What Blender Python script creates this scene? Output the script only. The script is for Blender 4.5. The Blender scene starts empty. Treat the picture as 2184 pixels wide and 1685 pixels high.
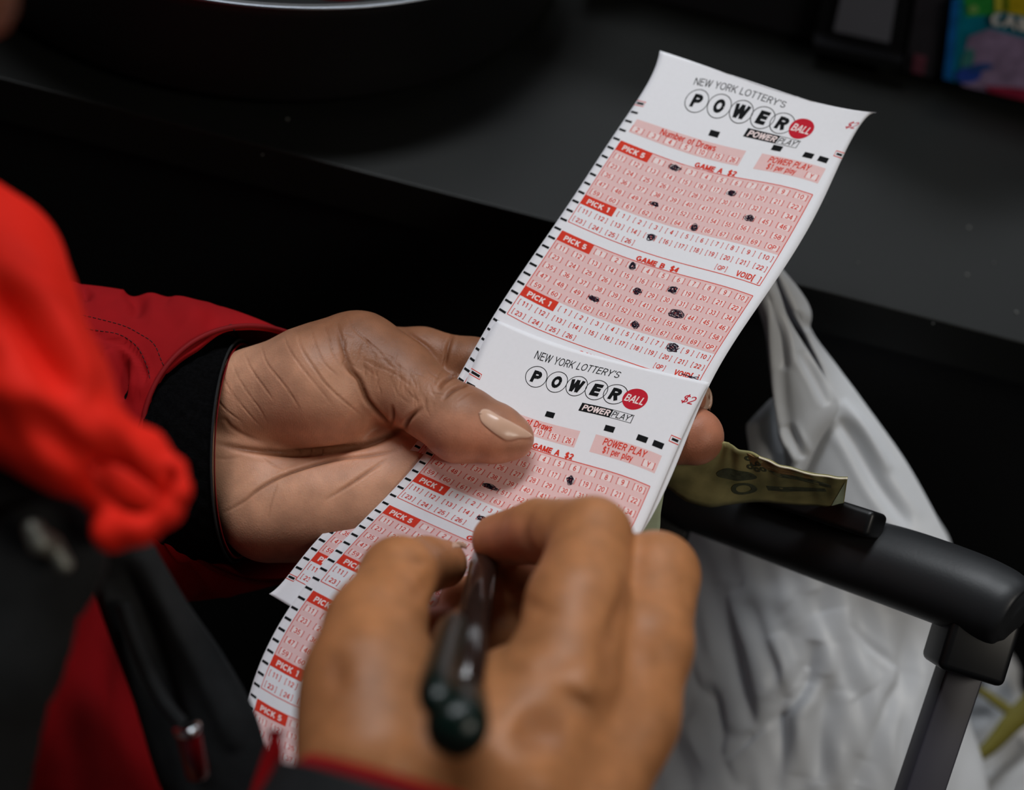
import bpy, bmesh, math, random
import numpy as np
from mathutils import Vector, Matrix
from mathutils.bvhtree import BVHTree

# ------------------------------------------------------------------ camera, world, lights, exposure
SC = bpy.context.scene
COL = SC.collection
F = 3033.0                       # focal length in pixels of the 2184 x 1685 frame
CX, CY = 1092.0, 842.5
PITCH, ROLL = math.radians(50), math.radians(14.5)
CAM = np.array([0.0, 0.0, 1.42])
_f = np.array([0, math.cos(PITCH), -math.sin(PITCH)])
_r0 = np.array([1.0, 0, 0]); _u0 = np.array([0, math.sin(PITCH), math.cos(PITCH)])
XR = math.cos(ROLL)*_r0 + math.sin(ROLL)*_u0
YU = -math.sin(ROLL)*_r0 + math.cos(ROLL)*_u0
cd = bpy.data.cameras.new('camera'); cam = bpy.data.objects.new('camera', cd); COL.objects.link(cam)
cd.sensor_width = 36; cd.lens = F/2184*36; cd.clip_start = 0.02; cd.clip_end = 30
M = Matrix.Identity(4)
for i in range(3):
    M[i][0] = XR[i]; M[i][1] = YU[i]; M[i][2] = -_f[i]; M[i][3] = CAM[i]
cam.matrix_world = M
cd.dof.use_dof = True; cd.dof.focus_distance = 0.522; cd.dof.aperture_fstop = 3.6; cd.dof.aperture_blades = 0
SC.camera = cam
SC.view_settings.view_transform = 'Standard'; SC.view_settings.look = 'None'
SC.view_settings.exposure = 0.0; SC.view_settings.gamma = 1.0; SC.view_settings.use_curve_mapping = False
w = bpy.data.worlds.new('world'); SC.world = w; w.use_nodes = True
w.node_tree.nodes['Background'].inputs[0].default_value = (0.75, 0.85, 1.0, 1)
w.node_tree.nodes['Background'].inputs[1].default_value = 0.035
def area(name, loc, target, sx, sy, power, col):
    l = bpy.data.lights.new(name, 'AREA'); l.shape = 'RECTANGLE'; l.size = sx; l.size_y = sy
    l.energy = power; l.color = col
    o = bpy.data.objects.new(name, l); COL.objects.link(o); o.location = loc
    o.rotation_euler = (Vector(target)-Vector(loc)).to_track_quat('-Z', 'Y').to_euler()
    return o
area('ceiling_light_above', (-0.35, 0.9, 2.78), (0, 0.35, 1.0), 1.2, 0.4, 35, (0.92, 0.96, 1.0))
area('ceiling_light_far', (0.3, 2.3, 2.75), (0.1, 0.4, 1.0), 2.6, 1.1, 22, (0.90, 0.95, 1.0))
area('ceiling_light_right', (1.5, -0.5, 2.6), (0.05, 0.35, 1.0), 0.8, 0.5, 12, (1.0, 0.93, 0.82))

# ------------------------------------------------------------------ helpers
def V(px, py, d):
    px, py, d = np.asarray(px, float), np.asarray(py, float), np.asarray(d, float)
    return np.stack([(px-CX)*d/F, (py-CY)*d/F, d+0*px], -1)
def toW(v):
    v = np.asarray(v, float)
    return CAM + v[..., 0:1]*XR - v[..., 1:2]*YU + v[..., 2:3]*_f
def W(px, py, d): return toW(V(px, py, d))
def toV(p):
    q = np.asarray(p, float)-CAM
    return np.stack([q@XR, -(q@YU), q@_f], -1)
def pix(v): return np.stack([v[..., 0]/v[..., 2]*F+CX, v[..., 1]/v[..., 2]*F+CY], -1)
def ray_z(px, py, z):            # where the sight line through a pixel meets a horizontal plane
    d = W(px, py, 1.0)-CAM; return CAM + d*((z-CAM[2])/d[2])
def ray_y(px, py, y):
    d = W(px, py, 1.0)-CAM; return CAM + d*((y-CAM[1])/d[1])
def D(px, py):                   # depth of the sheet of paper the tickets lie in
    return 0.530-(0.35*(np.asarray(py)-700)+0.12*(np.asarray(px)-1200))/5800

def s2l(c): return tuple(((x/255)/12.92 if x/255 <= .04045 else ((x/255+.055)/1.055)**2.4) for x in c)
def mat(name, rgb, rough=.5, metal=0, spec=.5, **k):
    m = bpy.data.materials.new(name); m.use_nodes = True; nt = m.node_tree; b = nt.nodes['Principled BSDF']
    c = (*s2l(rgb), 1)
    b.inputs['Base Color'].default_value = c; b.inputs['Roughness'].default_value = rough
    b.inputs['Metallic'].default_value = metal; b.inputs['Specular IOR Level'].default_value = spec
    N = nt.nodes; L = nt.links
    tc = N.new('ShaderNodeTexCoord')
    if k.get('var'):
        sc, amt = k['var']
        n = N.new('ShaderNodeTexNoise'); n.inputs['Scale'].default_value = sc; n.inputs['Detail'].default_value = 6
        L.new(tc.outputs['Object'], n.inputs['Vector'])
        mp = N.new('ShaderNodeMapRange'); mp.inputs['To Min'].default_value = 1-amt; mp.inputs['To Max'].default_value = 1+amt
        mp.inputs['From Min'].default_value = .25; mp.inputs['From Max'].default_value = .75
        L.new(n.outputs['Fac'], mp.inputs['Value'])
        mx = N.new('ShaderNodeMix'); mx.data_type = 'RGBA'; mx.blend_type = 'MULTIPLY'; mx.inputs[0].default_value = 1
        mx.inputs[6].default_value = c; L.new(mp.outputs['Result'], mx.inputs[7]); L.new(mx.outputs[2], b.inputs['Base Color'])
    if k.get('bump'):
        sc, st, dist = k['bump']
        n = N.new('ShaderNodeTexNoise'); n.inputs['Scale'].default_value = sc; n.inputs['Detail'].default_value = 5
        L.new(tc.outputs['Object'], n.inputs['Vector'])
        bp = N.new('ShaderNodeBump'); bp.inputs['Strength'].default_value = st; bp.inputs['Distance'].default_value = dist
        L.new(n.outputs['Fac'], bp.inputs['Height']); L.new(bp.outputs['Normal'], b.inputs['Normal'])
    if k.get('weave'):
        sc, dist, rot = k['weave']
        mpg = N.new('ShaderNodeMapping'); mpg.inputs['Rotation'].default_value = rot
        L.new(tc.outputs['Object'], mpg.inputs['Vector'])
        wv = N.new('ShaderNodeTexWave'); wv.inputs['Scale'].default_value = sc; wv.inputs['Distortion'].default_value = .6
        wv.inputs['Detail'].default_value = 1
        L.new(mpg.outputs['Vector'], wv.inputs['Vector'])
        bp = N.new('ShaderNodeBump'); bp.inputs['Strength'].default_value = .8; bp.inputs['Distance'].default_value = dist
        L.new(wv.outputs['Fac'], bp.inputs['Height']); L.new(bp.outputs['Normal'], b.inputs['Normal'])
    if k.get('trans'): b.inputs['Transmission Weight'].default_value = k['trans']
    if k.get('sss'):
        b.inputs['Subsurface Weight'].default_value = k['sss']; b.inputs['Subsurface Scale'].default_value = k.get('sscale', .004)
        b.inputs['Subsurface Radius'].default_value = k.get('srad', (1, .35, .2))
    if k.get('coat'): b.inputs['Coat Weight'].default_value = k['coat']; b.inputs['Coat Roughness'].default_value = .15
    if k.get('sheen'): b.inputs['Sheen Weight'].default_value = k['sheen']
    m['b'] = 1
    return m

def mesh(name, v, f, m=None, parent=None, smooth=True, mats=None, midx=None):
    me = bpy.data.meshes.new(name); me.from_pydata([tuple(x) for x in np.asarray(v).tolist()], [], [tuple(x) for x in (f.tolist() if isinstance(f, np.ndarray) else f)])
    for mm in (mats or ([m] if m else [])): me.materials.append(mm)
    if midx is not None: me.polygons.foreach_set('material_index', np.asarray(midx, dtype=np.int32))
    if smooth: me.polygons.foreach_set('use_smooth', [True]*len(me.polygons))
    me.update()
    o = bpy.data.objects.new(name, me); COL.objects.link(o)
    if parent is not None: o.parent = parent
    return o
def tag(o, label=None, cat=None, group=None, kind=None):
    if label: o['label'] = label
    if cat: o['category'] = cat
    if group: o['group'] = group
    if kind: o['kind'] = kind
    return o
def empty(name, loc, label, cat):
    o = bpy.data.objects.new(name, None); COL.objects.link(o); o.location = tuple(loc); o.empty_display_size = .02
    return tag(o, label, cat)
def part(name, v, f, m, parent, **k):       # vertices in world space; parents are unrotated
    q = parent; off = np.zeros(3)
    while q is not None: off += np.array(q.location); q = q.parent
    return mesh(name, np.asarray(v)-off, f, m, parent, **k)

def grid_faces(nu, nv, closed_u=False, off=0):
    F_ = []
    for i in range(nu if closed_u else nu-1):
        a = i; b = (i+1) % nu
        for j in range(nv-1):
            F_.append((off+a*nv+j, off+a*nv+j+1, off+b*nv+j+1, off+b*nv+j))
    return F_
def cr(P, n):                     # Catmull-Rom through rows of P
    P = np.asarray(P, float); P = np.vstack([2*P[0]-P[1], P, 2*P[-1]-P[-2]])
    t = np.linspace(0, len(P)-3-1e-9, n); i = t.astype(int); u = (t-i)[:, None]
    a, b, c, d = P[i], P[i+1], P[i+2], P[i+3]
    return .5*((2*b)+(-a+c)*u+(2*a-5*b+4*c-d)*u*u+(-a+3*b-3*c+d)*u**3)
def sheet(P, thick, disp=None):
    """P: (nu,nv,3) view-space front surface -> closed solid of given thickness (away from viewer)."""
    nu, nv, _ = P.shape
    n = np.cross(np.gradient(P, axis=1), np.gradient(P, axis=0)); n /= np.linalg.norm(n, axis=2, keepdims=True)+1e-12
    n *= np.where(n[..., 2:3] > 0, -1, 1)*1.0
    s = np.sign(np.median(n[..., 2])); n = np.where((n[..., 2:3]*s) < 0, n, n)
    if disp is not None: P = P+n*disp(P)[..., None]
    Q = P-n*thick
    v = np.concatenate([P.reshape(-1, 3), Q.reshape(-1, 3)]); k = nu*nv
    f = grid_faces(nu, nv)+[(a+k, d+k, c+k, b+k) for a, b, c, d in grid_faces(nu, nv)]
    for i in range(nu-1):
        f.append((i*nv, (i+1)*nv, (i+1)*nv+k, i*nv+k)); f.append((i*nv+nv-1, i*nv+nv-1+k, (i+1)*nv+nv-1+k, (i+1)*nv+nv-1))
    for j in range(nv-1):
        f.append((j, j+k, j+1+k, j+1)); f.append(((nu-1)*nv+j, (nu-1)*nv+j+1, (nu-1)*nv+j+1+k, (nu-1)*nv+j+k))
    return toW(v), f
def polydist(p, L):
    L = np.asarray(L, float); best = np.full(len(p), 1e9); par = np.zeros(len(p)); n = len(L)-1
    for i, (a, b) in enumerate(zip(L[:-1], L[1:])):
        ab = b-a; t = np.clip(((p-a)@ab)/(ab@ab+1e-9), 0, 1); d = np.linalg.norm(p-a-t[:, None]*ab, axis=1)
        m = d < best; best = np.where(m, d, best); par = np.where(m, (i+t)/n, par)
    return best, par
def folds(P, lines, ridge=.25, taper=.5):
    """lines: (polyline px, width px, height m) -> displacement; negative heights are creases; both ends fade out"""
    sh = P.shape[:-1]; p = pix(P.reshape(-1, 3)); out = np.zeros(len(p))
    for L, wd, h in lines:
        L = cr(L, max(4, 3*len(L))); lo = L.min(0)-4*wd; hi = L.max(0)+4*wd
        m = ((p > lo) & (p < hi)).all(1)
        if not m.any(): continue
        d, t = polydist(p[m], L); k = np.clip(np.sin(np.pi*t), 0, 1)**taper
        out[m] += k*h*(np.exp(-(d/wd)**2)-ridge*np.exp(-((d-2.2*wd)/wd)**2))
    return out.reshape(sh)
def loft(rings, n, m_, lines=(), wob=None, thick=None, cap=False):
    """rings: (cx,cy,d, ax,ay,ad, bx,by,bd): px centre, px semi-axis A (+depth m), px semi-axis B (depth towards the viewer, m)"""
    R = cr(rings, n); th = np.linspace(0, 2*math.pi, m_, endpoint=False)
    c, s = np.cos(th)[None], np.sin(th)[None]
    px = R[:, 0:1]+R[:, 3:4]*c+R[:, 6:7]*s; py = R[:, 1:2]+R[:, 4:5]*c+R[:, 7:8]*s
    d = R[:, 2:3]+R[:, 5:6]*c-R[:, 8:9]*s
    P = V(px, py, d); Cn = P.mean(1, keepdims=True)
    out = P-Cn; out /= np.linalg.norm(out, axis=2, keepdims=True)
    if lines: P = P+out*(folds(P, lines)*(out[..., 2] < .15))[..., None]
    if wob is not None: P = P+out*wob(P)[..., None]
    v = [P.reshape(-1, 3)]; nv = m_
    f = []
    def tube(o, flip):
        for i in range(n-1):
            for j in range(m_):
                q = (o+i*m_+j, o+i*m_+(j+1) % m_, o+(i+1)*m_+(j+1) % m_, o+(i+1)*m_+j)
                f.append(q[::-1] if flip else q)
    tube(0, False)
    if thick:
        v.append((P-out*thick).reshape(-1, 3)); k = n*m_; tube(k, True)
        for e in (0, n-1):
            for j in range(m_): f.append((e*m_+j, e*m_+(j+1) % m_, k+e*m_+(j+1) % m_, k+e*m_+j))
    elif cap:
        f.append(tuple(range(m_))); f.append(tuple((n-1)*m_+j for j in range(m_))[::-1])
    return toW(np.concatenate(v)), f
def bm_fix(o):
    bm = bmesh.new(); bm.from_mesh(o.data); bmesh.ops.recalc_face_normals(bm, faces=bm.faces); bm.to_mesh(o.data); bm.free(); return o
def box(c, ax, ay, az, r=0.0, seg=3):
    """rounded box, centre c, half-axis vectors (world)"""
    c, ax, ay, az = [np.array(t, float) for t in (c, ax, ay, az)]
    bm = bmesh.new(); bmesh.ops.create_cube(bm, size=2)
    la, lb, lc = [np.linalg.norm(t) for t in (ax, ay, az)]
    for v in bm.verts: v.co = (v.co.x*la, v.co.y*lb, v.co.z*lc)
    if r: bmesh.ops.bevel(bm, geom=bm.edges[:]+bm.verts[:], offset=r, segments=seg, profile=.5, affect='EDGES')
    B = np.array([ax/la, ay/lb, az/lc]); bm.verts.index_update()
    v = np.array([t.co[:] for t in bm.verts])@B+c; f = [tuple(q.index for q in t.verts) for t in bm.faces]; bm.free()
    return v, f
def tube(P, r, n=10):
    """tube along world points P with radii r; closed ends"""
    P = np.asarray(P, float); r = np.broadcast_to(np.asarray(r, float), (len(P),))
    T = np.gradient(P, axis=0); T /= np.linalg.norm(T, axis=1, keepdims=True)+1e-12
    up = np.array([.3, .2, .9]); v = []; a0 = None
    for p, t, rr in zip(P, T, r):
        a = (up-t*(up@t)) if a0 is None else a0-t*(a0@t); a /= np.linalg.norm(a); a0 = a; b = np.cross(t, a)
        for k in range(n):
            th = 2*math.pi*k/n; v.append(p+rr*(a*math.cos(th)+b*math.sin(th)))
    f = []
    for i in range(len(P)-1):
        for k in range(n): f.append((i*n+k, i*n+(k+1) % n, (i+1)*n+(k+1) % n, (i+1)*n+k))
    f.append(tuple(range(n))[::-1]); f.append(tuple((len(P)-1)*n+k for k in range(n)))
    return np.array(v), f
def flat_rim(o, nu, nv):
    s = np.ones(len(o.data.polygons), bool); s[2*(nu-1)*(nv-1):] = False; o.data.polygons.foreach_set('use_smooth', s); return o
def merge(L):
    v = []; f = []; o = 0
    for a, b in L:
        v.append(a); f += [tuple(i+o for i in q) for q in b]; o += len(a)
    return np.concatenate(v), f

# ---- signed distance sculpting (view space, metres)
def seg_sd(p, a, b, ra, rb, flat=None):
    ab = b-a; L2 = ab@ab+1e-12; t = np.clip(((p-a)@ab)/L2, 0, 1)
    v = p-a-t[:, None]*ab
    if flat is not None:
        n, s = flat; v = v+(v@n)[:, None]*n*(1/s-1)
    return np.sqrt((v*v).sum(1))-(ra+(rb-ra)*t)
def smin(a, b, k):
    h = np.clip(.5+.5*(b-a)/k, 0, 1); return b+(a-b)*h-k*h*(1-h)
def P4(px, py, d, r): return (V(px, py, d), r*d/F)
class Sculpt:
    def __init__(s): s.pr = []
    def cone(s, a, b, k=.004, flat=None, sub=False): s.pr.append((a[0], b[0], a[1], b[1], k, flat, sub)); return s
    def chain(s, L, k=.004, flat=None):
        for a, b in zip(L[:-1], L[1:]): s.cone(a, b, k, flat)
        return s
    def __call__(s, p):
        d = None
        for a, b, ra, rb, k, fl, sub in s.pr:
            q = seg_sd(p, a, b, ra, rb, fl)
            if d is None: d = q
            elif sub: d = -smin(-d, q, k)
            else: d = smin(d, q, k)
        return d
    def mesh(s, h, refine=0, pad=.004, clip=None):
        A = np.array([x[0]-max(x[2], x[3]) for x in s.pr]+[x[1]-max(x[2], x[3]) for x in s.pr])
        B = np.array([x[0]+max(x[2], x[3]) for x in s.pr]+[x[1]+max(x[2], x[3]) for x in s.pr])
        lo = A.min(0)-pad; hi = B.max(0)+pad
        v, q = surface_nets(s, lo, hi, h)
        for _ in range(refine):
            v, q = subdiv(v, q); v = newton(s, v, 2, h/2)
        v = newton(s, v, 2, h/2)
        return v, q
def grad(fn, v, e=2e-4):
    g = np.stack([fn(v+np.eye(3)[i]*e)-fn(v-np.eye(3)[i]*e) for i in range(3)], 1); return g/(np.linalg.norm(g, axis=1, keepdims=True)+1e-12)
def newton(fn, v, it, mx):
    for _ in range(it):
        d = np.clip(fn(v), -mx, mx); v = v-grad(fn, v)*d[:, None]
    return v
def surface_nets(fn, lo, hi, h):
    n = np.ceil((hi-lo)/h).astype(int)+1
    ax = [lo[i]+h*np.arange(n[i]) for i in range(3)]
    G = np.empty(n, np.float32)
    yy, zz = np.meshgrid(ax[1], ax[2], indexing='ij'); yz = np.stack([yy.ravel(), zz.ravel()], 1)
    st = max(1, int(400000/len(yz)))
    for i in range(0, n[0], st):
        xs = ax[0][i:i+st]; p = np.empty((len(xs)*len(yz), 3)); p[:, 0] = np.repeat(xs, len(yz)); p[:, 1:] = np.tile(yz, (len(xs), 1))
        G[i:i+st] = fn(p).reshape(len(xs), n[1], n[2])
    S = G < 0
    cs = np.zeros(n-1, int)
    acc = np.zeros((*(n-1), 3), np.float32); cnt = np.zeros(n-1, np.float32)
    offs = [(a, b, c) for a in (0, 1) for b in (0, 1) for c in (0, 1)]
    def sl(o): return tuple(slice(o[i], o[i]+n[i]-1) for i in range(3))
    for o in offs:
        for k in range(3):
            if o[k]: continue
            o2 = list(o); o2[k] = 1
            g0, g1 = G[sl(o)], G[sl(o2)]; m = (g0 < 0) != (g1 < 0)
            t = np.where(m, g0/np.where(m, g0-g1, 1), 0)
            pos = [np.float32(o[i]) for i in range(3)]
            for i in range(3): acc[..., i] += np.where(m, pos[i]+(t if i == k else 0), 0)
            cnt += m
    act = cnt > 0; idx = -np.ones(n-1, int); idx[act] = np.arange(act.sum())
    ijk = np.argwhere(act); v = lo+h*(ijk+acc[act]/cnt[act][:, None])
    Q = []
    for k in range(3):
        a, b = [(1, 2), (2, 0), (0, 1)][k]
        s0 = [slice(None)]*3; s1 = [slice(None)]*3; s0[k] = slice(0, -1); s1[k] = slice(1, None)
        m = S[tuple(s0)] != S[tuple(s1)]; e = np.argwhere(m)
        e = e[(e[:, a] > 0) & (e[:, b] > 0) & (e[:, a] < n[a]-1) & (e[:, b] < n[b]-1)]
        neg = S[e[:, 0], e[:, 1], e[:, 2]]
        def at(da, db):
            q = e.copy(); q[:, a] -= da; q[:, b] -= db; return idx[q[:, 0], q[:, 1], q[:, 2]]
        q = np.stack([at(1, 1), at(0, 1), at(0, 0), at(1, 0)], 1); q[~neg] = q[~neg][:, ::-1]; Q.append(q)
    return v, np.concatenate(Q)
def subdiv(v, q):
    E = np.concatenate([q[:, [0, 1]], q[:, [1, 2]], q[:, [2, 3]], q[:, [3, 0]]]); Es = np.sort(E, 1)
    key = Es[:, 0].astype(np.int64)*len(v)+Es[:, 1]; u, inv_ = np.unique(key, return_inverse=True)
    em = (v[u//len(v)]+v[u % len(v)])/2; fc = v[q].mean(1); n0 = len(v); ne = len(u); nf = len(q)
    e = inv_.reshape(4, nf)+n0; fi = np.arange(nf)+n0+ne
    Q = np.concatenate([np.stack([q[:, 0], e[0], fi, e[3]], 1), np.stack([q[:, 1], e[1], fi, e[0]], 1), np.stack([q[:, 2], e[2], fi, e[1]], 1), np.stack([q[:, 3], e[3], fi, e[2]], 1)])
    return np.concatenate([v, em, fc]), Q
def vcol(o, name, arr):
    a = o.data.color_attributes.new(name, 'FLOAT_COLOR', 'POINT'); c = np.ones((len(arr), 4), np.float32); c[:, :3] = arr; a.data.foreach_set('color', c.ravel())
def flipw(q): return np.asarray(q)[:, ::-1]      # view space is left-handed in world terms

# ------------------------------------------------------------------ materials
m_counter = mat('counter_laminate', (20, 21, 20), .45, 0, .2, bump=(900, .12, .0004), var=(14, .12))
m_black = mat('black_panel', (10, 10, 11), .6, 0, .3, var=(8, .1))
m_floor = mat('dark_floor', (26, 25, 25), .7, var=(6, .2))
m_drum = mat('black_drum_plastic', (16, 16, 17), .45, 0, .5, bump=(300, .1, .0005))
m_steel = mat('steel_rim', (120, 124, 130), .35, 1)
TC_A = [[1241.41, -418.31, -26.36, -8.97, -0.2, 6.97, 3.2, 0.14, -2.7, -0.58, 225.32, 0.19, -1.13, -5.24, 0.67, 2.19, 2.36, -1.41, -1.02, 0.7, 0.11, -0.04, 0.67, -0.37, -0.72, -0.56, 0.26, -1.07, 0.34, 0.8, 1.29, 0.4, -2.03, 1.0, 0.51, 0.07, 0.21, -1.02, 1.18, 0.17, 1.86, 1.64, -1.91, -0.04, 0.97, 1.3, 0.63, -1.37, 0.4, 0.71], [789.13, 615.66, -6.84, -4.23, 2.35, 3.29, 5.61, -2.34, -1.6, -4.11, 88.66, 34.8, 6.12, -1.05, 1.94, -1.51, 3.67, 0.23, -0.46, -1.32, -1.89, 1.33, 2.84, -2.29, -1.29, 1.32, -0.98, 0.81, -1.9, 1.61, 0.47, 0.57, -2.16, 2.59, -0.61, 0.3, 0.99, -0.42, 0.49, -1.28, 0.44, 0.9, 0.22, 1.37, -0.61, 0.31, 1.15, -0.23, -0.16, -1.17]]
TC_B = [[935.25, -321.97, 60.24, 29.22, -12.48, -10.18, 4.12, 2.91, 0.61, -1.11, 220.0, -7.63, -4.77, 4.03, 4.03, -3.59, 0.09, -0.17, -2.41, -0.09, 0.29, -1.75, 0.71, -0.46, 0.12, -0.08, -0.23, 0.76, 0.13, 0.49, 1.55, -0.27, 1.01, -0.48, -0.71, 1.15, -0.93, -0.18, -0.11, -0.77, 0.47, 2.47, -1.91, -0.48, -0.86, -0.07, 1.01, 0.23, -0.18, 0.03], [1421.55, 673.45, 17.03, 7.09, -7.71, -0.45, 4.58, -3.2, -1.16, 0.76, 102.46, 31.06, -12.62, -0.96, 2.52, -1.44, 1.14, 0.63, 0.85, 0.65, -1.11, 3.85, -0.85, 0.32, 0.3, 0.16, -0.69, -0.34, -0.75, -0.86, 1.55, -2.93, 1.83, 0.5, -1.02, 1.05, -1.41, 0.72, -0.01, -0.1, -0.79, 0.11, -0.12, 1.59, -0.36, -0.88, 0.26, -0.2, 0.75, 0.09]]
# ------------------------------------------------------------------ the setting
ZC = 1.0086                      # counter top
YF, YB = 0.4435, 0.6145
struct = lambda n, v, f, m, **k: tag(mesh(n, v, f, m, **k), kind='structure')
v, f = box((0, 1.0, -0.01), (3, 0, 0), (0, 3, 0), (0, 0, .01)); struct('floor', v, f, m_floor, smooth=False)
v, f = box((0, 2.6, 1.4), (3, 0, 0), (0, .03, 0), (0, 0, 1.4)); struct('wall_back', v, f, mat('back_wall_paint', (22, 22, 24), .8, var=(3, .1)), smooth=False)
v, f = box((0, 1.0, 2.83), (3, 0, 0), (0, 3, 0), (0, 0, .02)); struct('ceiling', v, f, mat('ceiling_tile', (120, 122, 124), .9, var=(2, .05)), smooth=False)
ct = empty('sales_counter', (0, YF+.3, 0), 'long black store counter with satin top, front edge behind the tickets', 'counter')
v, f = box((0, (YF+1.25)/2, ZC-.012), (1.6, 0, 0), (0, (1.25-YF)/2, 0), (0, 0, .012), .0008); part('worktop', v, f, m_counter, ct, smooth=False)
v, f = box((0, (YF+.012+1.2)/2, (ZC-.026)/2), (1.58, 0, 0), (0, (1.2-YF-.012)/2, 0), (0, 0, (ZC-.026)/2)); part('front_panel', v, f, m_black, ct, smooth=False)
# dust specks lying on the counter
m_dust = mat('dust', (95, 95, 92), .9, var=(50, .1))
sp = []
rnd = random.Random(4)
for px, py, r in [(2067, 485, 3.2), (2063, 586, 3), (2168, 666, 3), (1830, 560, 1.6), (1990, 690, 1.5), (1762, 430, 1.4), (2120, 560, 1.4), (613, 254, 3), (560, 330, 1.5), (1395, 390, 1.2)]:
    c = ray_z(px, py, ZC+.0003); sp.append(box(c, (r*.00019, 0, 0), (0, r*.00022, 0), (0, 0, .0002), .00008, 1))
v, f = merge(sp); tag(mesh('dust_specks', v, f, m_dust), 'pale dust specks scattered on the black counter top', 'dust', kind='stuff')
# back ledge of the counter
v, f = box(((1.6-.015)/2, YB+.09, ZC+.035), ((1.6+.015)/2, 0, 0), (0, .09, 0), (0, 0, .035), .004)
o = mesh('counter_ledge', v, f, mat('ledge_black', (24, 24, 28), .5, var=(5, .15)), smooth=False); tag(o, 'low black ledge running along the back of the counter', 'ledge')
# round drum
m_in = mat('drum_inside', (20, 19, 20), .6, var=(20, .1))
dr = empty('round_tray', (-.18, .61, ZC), 'large round black drum tray with bright metal rim standing on the counter', 'tray')
def lathe(prof, c, n=128):
    v = [(c[0]+r*math.cos(2*math.pi*i/n), c[1]+r*math.sin(2*math.pi*i/n), c[2]+z) for r, z in prof for i in range(n)]
    f = []
    for k in range(len(prof)-1):
        for i in range(n): f.append((k*n+i, k*n+(i+1) % n, (k+1)*n+(i+1) % n, (k+1)*n+i))
    return np.array(v), f
c0 = (-.18, .61, ZC)
v, f = lathe([(.001, .002), (.144, .002), (.1465, .004), (.1515, .0055), (.1525, .008), (.154, .02), (.1615, .056), (.1635, .0615), (.1630, .0632), (.1600, .0632), (.1585, .059), (.150, .014), (.001, .012)], c0)
part('body', v, f, m_drum, dr)
v, f = lathe([(.1638, .0618), (.1648, .0624), (.1648, .0634), (.1638, .0638), (.1630, .0632), (.1632, .0622), (.1638, .0618)], c0)
part('metal_rim', v, f, m_steel, dr)
c = ray_z(700, -6, ZC+.05)
v, f = tube([ray_z(x, y, ZC+.048)+np.array([0, 0, z]) for x, y, z in [(640, -30, 0), (690, -14, .006), (740, -12, .006), (800, -26, 0)]], [.004, .008, .008, .004], 12)
o = mesh('candy_piece', v, f, mat('red_wrapper', (190, 20, 30), .35, var=(80, .2))); tag(o, 'small red wrapped piece lying inside the round black tray', 'candy')

# things at the back of the counter, top right
def vq(px, py, y=YB): return ray_y(px, py, y)
dk = mat('reader_black', (17, 17, 20), .35, var=(30, .1)); gs = mat('grey_screen', (110, 112, 122), .25, var=(20, .08))
def quadbox(name, P, y, th, m, parent=None):
    """panel facing the customer: four image corners laid on the upright plane at distance y"""
    a = np.array([vq(px, py, y) for px, py in P]); b = a+np.array([0, th, 0])
    v = np.concatenate([a, b]); f = [(0, 1, 2, 3), (7, 6, 5, 4)]+[(i, 4+i, 4+(i+1) % 4, (i+1) % 4) for i in range(4)]
    return part(name, v, f, m, parent, smooth=False) if parent is not None else mesh(name, v, f, m, smooth=False)
rd = empty('display_stand', vq(1840, 150, .60), 'dark stand with grey panel at the back of the counter, left of the display', 'stand')
quadbox('frame', [(1765, -60), (1950, -60), (1925, 132), (1735, 92)], .6075, .004, dk, rd)
quadbox('grey_panel', [(1803, -50), (1920, -50), (1897, 92), (1778, 66)], .6055, .0018, gs, rd)
quadbox('foot', [(1735, 92), (1925, 132), (1925, 150), (1735, 110)], .598, .012, dk, rd)
rs = empty('card_holder', vq(1960, 150, .60), 'narrow smoky upright holder between the grey panel and the colourful display', 'holder')
quadbox('upright', [(1962, -60), (2030, -60), (1994, 168), (1930, 152)], .6078, .004, mat('smoky_plastic', (48, 46, 52), .4, var=(60, .25)), rs)
quadbox('pink_sticker', [(1950, 118), (1976, 124), (1970, 160), (1944, 154)], .6065, .001, mat('dull_pink', (105, 52, 68), .6, var=(90, .2)), rs)
# colourful scratch ticket display: a card with printed shapes, each a thin layer
ps = empty('scratch_ticket_display', vq(2100, 190, .6), 'brightly printed teal, yellow and purple ticket display at the back of the counter', 'display')
ptex = lambda n, c, a=.25: mat(n, c, .35, var=(140, a))
quadbox('card', [(2052, -60), (2400, -60), (2400, 262), (2010, 168)], .6045, .004, ptex('teal_print', (0, 132, 158)), ps)
def blob(name, P, lay, m):
    a = [vq(px, py, .6045-.00025*lay) for px, py in P]; mesh_v = np.array(a+[p+np.array([0, .0002, 0]) for p in a]); n = len(a)
    f = [tuple(range(n)), tuple(range(2*n-1, n-1, -1))]+[(i, n+i, n+(i+1) % n, (i+1) % n) for i in range(n)]
    return part(name, mesh_v, f, m, ps, smooth=False)
def oval(x, y, a, b, rot=0, n=28): return [(x+a*math.cos(t)*math.cos(rot)-b*math.sin(t)*math.sin(rot), y+a*math.cos(t)*math.sin(rot)+b*math.sin(t)*math.cos(rot)) for t in [2*math.pi*i/n for i in range(n)]]
blob('blue_edge', [(2030, 0), (2046, 0), (2032, 172), (2012, 168)], 1, ptex('blue_print', (20, 110, 190)))
blob('green_field', [(2052, -60), (2180, -60), (2160, 8), (2120, 32), (2060, 36)], 1, ptex('green_print', (50, 165, 70)))
blob('yellow_field', [(2125, -60), (2400, -60), (2400, 60), (2184, 34), (2140, 26), (2120, 0)], 2, ptex('yellow_print', (205, 182, 28)))
blob('yellow_stroke', [(2122, -40), (2142, -40), (2136, 26), (2122, 24)], 3, ptex('pale_yellow_print', (205, 205, 70)))
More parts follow.
